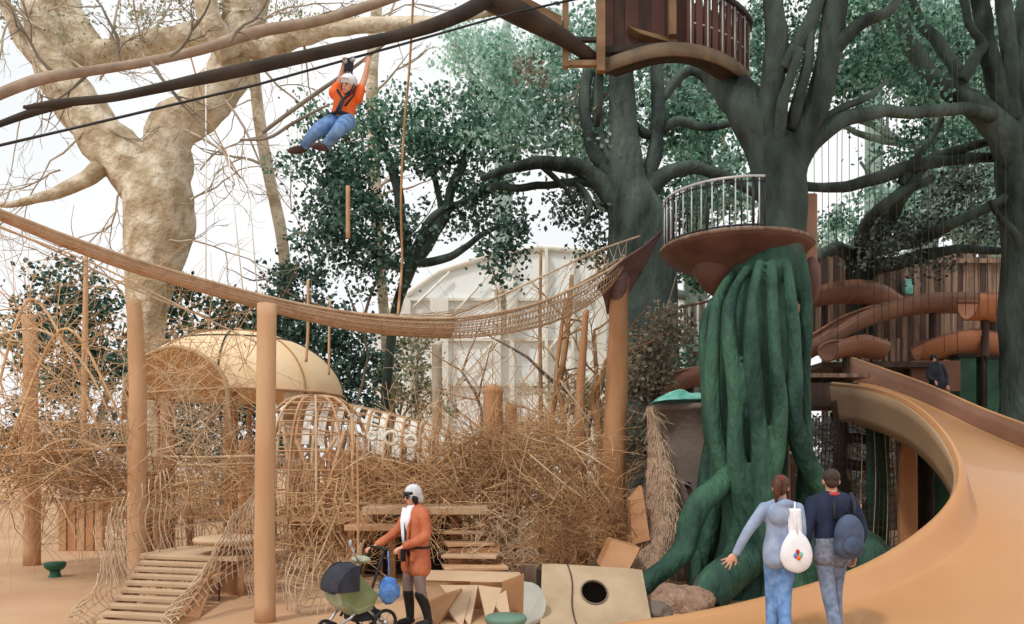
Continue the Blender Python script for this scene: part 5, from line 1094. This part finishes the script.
# ---- couple walking on the slide
def walker(base, Fdir, h, label, kind):
    zz = slide_z(base[0], base[1]); base = Vector((base[0], base[1], zz)); p_, Fd, L = fr_(base, Fdir); k = h/1.70; P_ = lambda f, s, z: p_(f*k, s*k, z*k)
    t = thing('person', base, label, 'person')
    if kind == 'w': hf = (Fd-L*.22+Vector((0,0,-.1)))
    else: hf = (Fd-L*.25+Vector((0,0,-.12)))
    hc = P_(.02,0,1.585); R = headR(hf, (0,0,1)); q = lambda x, y, z: hc+R @ Vector((x, y, z))
    sk = MB(); head(sk, hc, R, k); caps(sk, [hc+Vector((0,0,-.06)), P_(-.01,0,1.42)], [.05,.058])
    sw = .15 if kind == 'w' else .185
    caps(sk, [P_(0,0,1.34), P_(0,0,1.15), P_(0,0,.94)], [.085,.08,.1])
    caps(sk, [P_(0,-sw*.8,1.36), P_(0,0,1.40), P_(0,sw*.8,1.36)], [.04,.05,.04])
    if kind == 'w':
        aL = [P_(0,sw+.01,1.37), P_(-.03,.33,1.14), P_(.0,.45,.90)]; aR = [P_(0,-sw-.01,1.37), P_(-.05,-.19,1.13), P_(.06,-.17,.92)]
        lL = [P_(0,.075,.92), P_(.07,.07,.5), P_(-.02,.09,.09)]; lR = [P_(0,-.07,.92), P_(-.01,-.03,.5), P_(-.22,.0,.12)]
        hand(sk, aL[2], L*.55+Vector((0,0,-.55))-Fd*.1, -Fd, -L*.4+Vector((0,0,-1))*.0+Fd*0-Vector((0,0,.6)), .12, .32, 1.05); hand(sk, aR[2], Fd*.4+Vector((0,0,-1)), -L, Fd, .7, .06)
    else:
        aL = [P_(0,sw+.01,1.37), P_(-.04,.27,1.10), P_(.05,.25,.86)]; aR = [P_(0,-sw-.01,1.37), P_(-.06,-.27,1.10), P_(.02,-.24,.86)]
        lL = [P_(0,.085,.92), P_(-.03,.05,.5), P_(-.20,.04,.12)]; lR = [P_(0,-.08,.92), P_(.08,-.07,.5), P_(.02,-.06,.09)]
        hand(sk, aL[2], Vector((0,0,-1))+L*.3, L, Fd, .5, .06); hand(sk, aR[2], Vector((0,0,-1))+Fd*.1, -L, Fd, .6, .06)
    for a in (aL, aR): caps(sk, a, [.043,.035,.026]); seg(sk, P_(0,0,1.38), a[0], .04, .043)
    for a in (lL, lR): caps(sk, a, [.085,.056,.04])
    sk.build('body', 'skin', t, remesh=.008, sm=1); eyes(t, hc, R, k)
    j = MB()
    for a in (lL, lR): caps(j, a, [.102,.072,.058 if kind == 'w' else .062])
    caps(j, [P_(0,-.06,.89), P_(0,.06,.89)], [.108,.108]); jo = j.build('jeans', 'jean' if kind == 'w' else 'jean2', t, remesh=.012, sm=2)
    for a in (lL, lR):
        b = MB().ball(a[2]+Fd*.05+Vector((0,0,-.05)), (.045,.125,.042), 14, 8, headR(Fd, (0,0,1))); b.build('shoe', 'shoe', t)
    if kind == 'w':
        c_ = MB(); caps(c_, [P_(0,-.10,1.37), P_(0,0,1.40), P_(0,.10,1.37)], [.078,.08,.078])
        for sx in (-.05,.05): caps(c_, [P_(0,sx,1.34), P_(0,sx*.95,1.14), P_(0,sx*1.2,.98), P_(-.01,sx*1.3,.87)], [.115,.10,.115,.115])
        for a in (aL, aR): caps(c_, [a[0], a[1], a[1].lerp(a[2], .92)], [.066,.052,.04])
        ho = c_.build('hoodie', 'hoodie', t, remesh=.013, sm=2)
        b = MB(); b.ball(P_(-.10,.03,1.33), (.12,.05,.12), 18, 12); b.ball(P_(-.06,.0,1.42), (.115,.09,.055), 16, 8); b.build('hood', 'hoodie', ho, remesh=.012, sm=2)
        hr = MB(); hr.ball(q(0,-.026,.035), (.086,.098,.094), 18, 12, R); hr.ball(q(0,-.07,-.02), (.07,.05,.07), 14, 9, R); hr.build('hair', 'hairb', t, remesh=.01, sm=1)
        pn = MB().tube([q(.01,-.11,.07), q(.02,-.155,.07), q(.03,-.165,.0), q(.035,-.15,-.09), q(.04,-.13,-.16)], [.025,.038,.04,.03,.010], 12); pn.build('ponytail', 'hairb', t)
        MB().tube([q(.01,-.118,.07)+R @ Vector((.03*math.cos(a), 0, .03*math.sin(a))) for a in [2*PI*i/12 for i in range(13)]], .008, 6).build('hair_tie', 'red', t)
        tb_ = MB(); tb_.ball((0,0,0), 1, 22, 14); tb_.v = [tuple(P_(-.13,-.12,.955)+Fd*(.06*v[1])+L*(.15*v[0]*(1+.22*(-v[2])))+Vector((0,0,.205*v[2]*(1+.1*noise.noise(Vector(v)*2))))) for v in tb_.v]
        to = tb_.build('tote_bag', 'white', t)
        MB().grid(lambda u, v: P_(-.125,-.035-.13*v-.02*u, 1.38-.34*u), 10, 4, thick=.014).build('tote_strap_panel', 'white', to)
        MB().tube([P_(-.06,-.12,1.44), P_(-.13,-.10,1.3), P_(-.16,-.13,1.1)], .012, 6).build('tote_strap', 'white', to)
        for i, (a, b_, m_) in enumerate(((-.12,.955,'red'),(-.15,.93,'teal'),(-.10,.92,'bagblue'),(-.13,.90,'orange'))): MB().ball(P_(-.192,a,b_), (.02,.012,.028), 10, 6).build('print_patch', m_, to)
        MB().tube([P_(.03+.04*math.cos(a_)-.03,-.175+.04*math.sin(a_),1.0) for a_ in [2*PI*i/12 for i in range(13)]], .010, 6).build('bracelet', 'teal', t)
    else:
        c_ = MB(); caps(c_, [P_(0,-.14,1.38), P_(0,0,1.41), P_(0,.14,1.38)], [.082,.085,.082])
        for sx in (-.07,.07): caps(c_, [P_(0,sx,1.34), P_(0,sx*.95,1.16), P_(0,sx*.9,1.03)], [.125,.115,.11])
        for a in (aL, aR): caps(c_, [a[0], a[1], a[1].lerp(a[2], .9)], [.072,.058,.048])
        jk = c_.build('jacket', 'navy', t, remesh=.013, sm=2)
        caps_ = MB().tube([P_(.0+.06*math.cos(a_),.065*math.sin(a_),1.455) for a_ in [2*PI*i/16 for i in range(17)]], .02, 8); caps_.build('collar', 'red', t)
        sh_ = MB()
        for sx in (-.06,.06): caps(sh_, [P_(0,sx,1.0), P_(-.01,sx*1.2,.84)], [.115,.12])
        sh_.build('plaid_shirt', 'plaid', t, remesh=.013, sm=2)
        hr = MB(); hr.ball(q(0,-.022,.036), (.083,.094,.088), 18, 12, R); hr.ball(q(0,-.055,-.02), (.066,.05,.06), 14, 9, R); hr.build('hair', 'hairs', t, remesh=.01, sm=1)
        bk = MB(); bk.ball(P_(-.19,-.08,1.06), (.145,.085,.21), 20, 14); bk.ball(P_(-.19,-.08,.96), (.15,.09,.13), 18, 10); bo_ = bk.build('backpack', 'pack', t, remesh=.013, sm=2)
        MB().ball(P_(-.275,-.08,.97), (.10,.025,.085), 14, 9).build('front_pocket', 'pack', bo_)
        for s_ in (-.17,.03): MB().tube([P_(-.13,s_,1.22), P_(-.11,s_*1.02,1.36), P_(-.03,s_*1.05,1.46), P_(.08,s_*1.05,1.42), P_(.13,s_,1.3)], .018, 8).build('backpack_strap', 'charcoal', bo_)
        MB().tube([P_(-.15,-.06,1.25), P_(-.17,-.07,1.33), P_(-.15,-.09,1.25)], .010, 6).build('top_loop', 'charcoal', bo_)
    return t
walker(((781-512)/F*7.9, 7.9), (.12,1), 1.66, 'person with a ponytail, grey hoodie and white tote walking away with one arm out', 'w')
walker(((832-512)/F*7.9, 7.9), (-.06,1), 1.70, 'person with short hair, navy jacket and slate backpack walking away on the slide', 'm')

# ---- zip line rider
zc = W(333,118,10.3); zr = thing('person', zc, 'person in an orange shirt, white helmet and blue jeans hanging from the zip line', 'person')
ZP = lambda x, y, d=0: W(x, y, 10.3+d)
hc = ZP(348,86,-.10); Rz = headR((-.35,-.85,-.12), (.2,0,1))
sk = MB(); head(sk, hc, Rz, .98); seg(sk, ZP(348,90,-.05), ZP(346,99,.03), .05,.055)
shL, shR = ZP(357,97,.0), ZP(335,93,.05)
aL = [shL, ZP(364,80,.0), ZP(367.5,64,.0)]; aR = [shR, ZP(340,80,.05), ZP(344,65,.03)]
ch, pv = ZP(346,102,.02), ZP(341,119,.05)
caps(sk, [ch, ch.lerp(pv, .5), pv], [.12,.12,.13]); caps(sk, [shR, ch+Vector((0,0,.08)), shL], [.055,.07,.055])
for a in (aL, aR): caps(sk, a, [.05,.04,.028])
lA = [ZP(336,121,.05), ZP(318,130,-.25), ZP(305,146,-.15)]; lB = [ZP(347,122,.0), ZP(339,130,-.38), ZP(327,145,-.2)]
for a in (lA, lB): caps(sk, a, [.09,.062,.045])
hand(sk, aL[2], (.05,0,1), (0,-1,0), (-1,0,0), 1.1, .03, 1.0); hand(sk, aR[2], (.1,0,1), (0,-1,0), (1,0,0), 1.1, .03, 1.0)
sk.build('body', 'skin', zr, remesh=.009, sm=1); eyes(zr, hc, Rz)
c_ = MB(); caps(c_, [shR, ch+Vector((0,.02,.03)), shL], [.085,.09,.085])
caps(c_, [ch+Vector((0,0,.02)), ch.lerp(pv, .5), pv+Vector((0,0,.04))], [.15,.145,.135]); 
for a in (aL, aR): seg(c_, a[0], a[0].lerp(a[1], .45), .082,.068)
c_.build('orange_shirt', 'orange', zr, remesh=.013, sm=2)
j = MB()
for a in (lA, lB): caps(j, a, [.11,.085,.062])
caps(j, [ZP(337,120,.05), ZP(346,121,.03)], [.12,.12]); j.build('jeans', 'jean', zr, remesh=.013, sm=2)
for a, d in ((lA, Vector((-.8,-.3,-.25))), (lB, Vector((-.45,-.5,-.1)))):
    MB().ball(a[2]+d.normalized()*.08+Vector((-.01,0,-.035)), (.052,.14,.05), 14, 9, headR(d, (0,0,1))).build('shoe', 'shoe', zr)
he = MB(); he.ball(hc+Rz @ Vector((0,-.02,.068)), (.104,.118,.085), 20, 12, Rz); ho = he.build('helmet', 'white', zr)
MB().ball(hc+Rz @ Vector((0,.095,.068)), (.07,.045,.012), 14, 6, Rz).build('visor', 'white', ho)
MB().tube([hc+Rz @ Vector(v) for v in ((.09,.0,.03),(.075,.03,-.06),(0,.055,-.115),(-.075,.03,-.06),(-.09,0,.03))], .008, 6).build('chin_strap', 'boot', ho)
hn = MB(); hn.tube([shR+Vector((.06,-.13,-.02)), ch+Vector((.0,-.17,-.05)), ZP(339,113,-.17), pv+Vector((.1,-.13,0))], .018, 6); hn.tube([shL+Vector((-.06,-.12,-.0)), ch+Vector((-.02,-.175,-.06)), ZP(336,112,-.15), pv+Vector((-.1,-.12,.02))], .018, 6)
hn.tube([pv+Vector((.15*math.cos(a), .15*math.sin(a), .02)) for a in [2*PI*i/16 for i in range(17)]], .02, 6); hn.build('harness', 'charcoal', zr)
pl = thing('zip_trolley', ZP(349,60,.0), 'dark zip line pulley trolley clipped to the cable above the helmet', 'pulley')
MB().box(ZP(349,66,-.0), (.11,.06,.16), ry=.1).build('housing', 'charcoal', pl, bevel=.02)
for dx in (-4,3.5): MB().tube([ZP(349+dx,60.2-dx*.23,-.045), ZP(349+dx,60.2-dx*.23,.045)], .035, 14).build('sheave', 'alu', pl)
MB().tube([ZP(351,72,0), ZP(356,82,-.06), ZP(353,96,-.14), ZP(345,106,-.17)], .014, 6).build('lanyard', 'boot', pl)
MB().tube([ZP(349+1.8*math.cos(a),73+3*math.sin(a),-.01) for a in [2*PI*i/12 for i in range(13)]], .009, 6).build('carabiner', 'alu', pl)

# ---- dark clad visitor far behind the slide
fb_ = W(936,383,18.4); fp = thing('person', fb_, 'small distant dark clad person behind the brown outer wall of the slide', 'person')
sk = MB(); R = headR((-.5,-.8,-.1), (0,0,1)); head(sk, fb_+Vector((-.04,0,.56)), R, .8); caps(sk, [fb_+Vector((-.02,0,.44)), fb_+Vector((0,0,.2)), fb_+Vector((.03,0,-.1))], [.06,.11,.12])
L1 = [fb_+Vector((-.07,0,-.1)), fb_+Vector((-.07,-.03,-.4)), fb_+Vector((-.07,0,-.7))]; L2 = [fb_+Vector((.09,0,-.1)), fb_+Vector((.09,-.03,-.4)), fb_+Vector((.09,0,-.7))]
A1 = [fb_+Vector((-.13,0,.38)), fb_+Vector((-.2,-.05,.15)), fb_+Vector((-.12,-.2,.02))]; A2 = [fb_+Vector((.13,0,.38)), fb_+Vector((.22,-.02,.12)), fb_+Vector((.18,-.15,-.08))]
for a in (A1, A2): caps(sk, a, [.04,.032,.025]); hand(sk, a[2], (0,-.5,-.6), (0,-.4,.6), (1,0,0), .5, .05, .8)
for a in (L1, L2): caps(sk, a, [.07,.05,.04])
sk.build('body', 'skin', fp, remesh=.012, sm=1)
c_ = MB(); caps(c_, [fb_+Vector((-.02,0,.42)), fb_+Vector((0,0,.2)), fb_+Vector((.03,0,-.12))], [.10,.15,.17])
for a in (A1, A2): caps(c_, [a[0], a[1], a[1].lerp(a[2], .85)], [.07,.055,.042])
c_.build('coat', 'charcoal', fp, remesh=.016, sm=2)
c_ = MB()
for a in (L1, L2): caps(c_, a, [.09,.07,.055])
c_.build('trousers', 'boot', fp, remesh=.016, sm=2)
MB().ball(fb_+Vector((-.04,.02,.585)), (.085,.09,.085), 14, 10).build('hair', 'boot', fp)
MB().box(fb_+Vector((0,0,-.78)), (1.2,.8,.08)).build('standing_ledge', 'plankd', uw, False)
for dx in (-.5,.5): MB().tube([Vector((fb_.x+dx, fb_.y+.2, 0)), fb_+Vector((dx,.2,-.8))], .06, 8).build('post', 'plankd', uw)
# ================================================================ camera, light, world
cam = bpy.data.cameras.new('camera'); co = bpy.data.objects.new('camera', cam); COL.objects.link(co)
co.location = (0,0,H); co.rotation_euler = (PI/2,0,0); cam.sensor_width = 36; cam.lens = F/1024*36; cam.shift_y = (HY-312)/1024
cam.clip_end = 500; scene.camera = co
sun = bpy.data.lights.new('sun', 'SUN'); sun.energy = 1.7; sun.angle = math.radians(6); sun.color = (1,.97,.93)
so = bpy.data.objects.new('sun', sun); COL.objects.link(so)
so.rotation_euler = Vector((.45, .55, -1)).to_track_quat('-Z', 'Y').to_euler(); so.location = (-10,-10,30)
w = bpy.data.worlds.new('sky'); scene.world = w; w.use_nodes = True
nt = w.node_tree; bg = nt.nodes['Background']
tc = nt.nodes.new('ShaderNodeTexCoord'); nz = nt.nodes.new('ShaderNodeTexNoise'); nz.inputs['Scale'].default_value = 2.2; nz.inputs['Detail'].default_value = 4
rp = nt.nodes.new('ShaderNodeValToRGB'); rp.color_ramp.elements[0].color = (.86,.90,.92,1); rp.color_ramp.elements[1].color = (1,1,1,1)
rp.color_ramp.elements[0].position = .35; rp.color_ramp.elements[1].position = .6
nt.links.new(tc.outputs['Generated'], nz.inputs['Vector']); nt.links.new(nz.outputs['Fac'], rp.inputs[0]); nt.links.new(rp.outputs[0], bg.inputs[0])
bg.inputs[1].default_value = 1.05
vs = scene.view_settings; scene.display_settings.display_device = 'sRGB'
vs.view_transform = 'Standard'; vs.look = 'None'; vs.gamma = 1; vs.use_curve_mapping = False; vs.exposure = 0
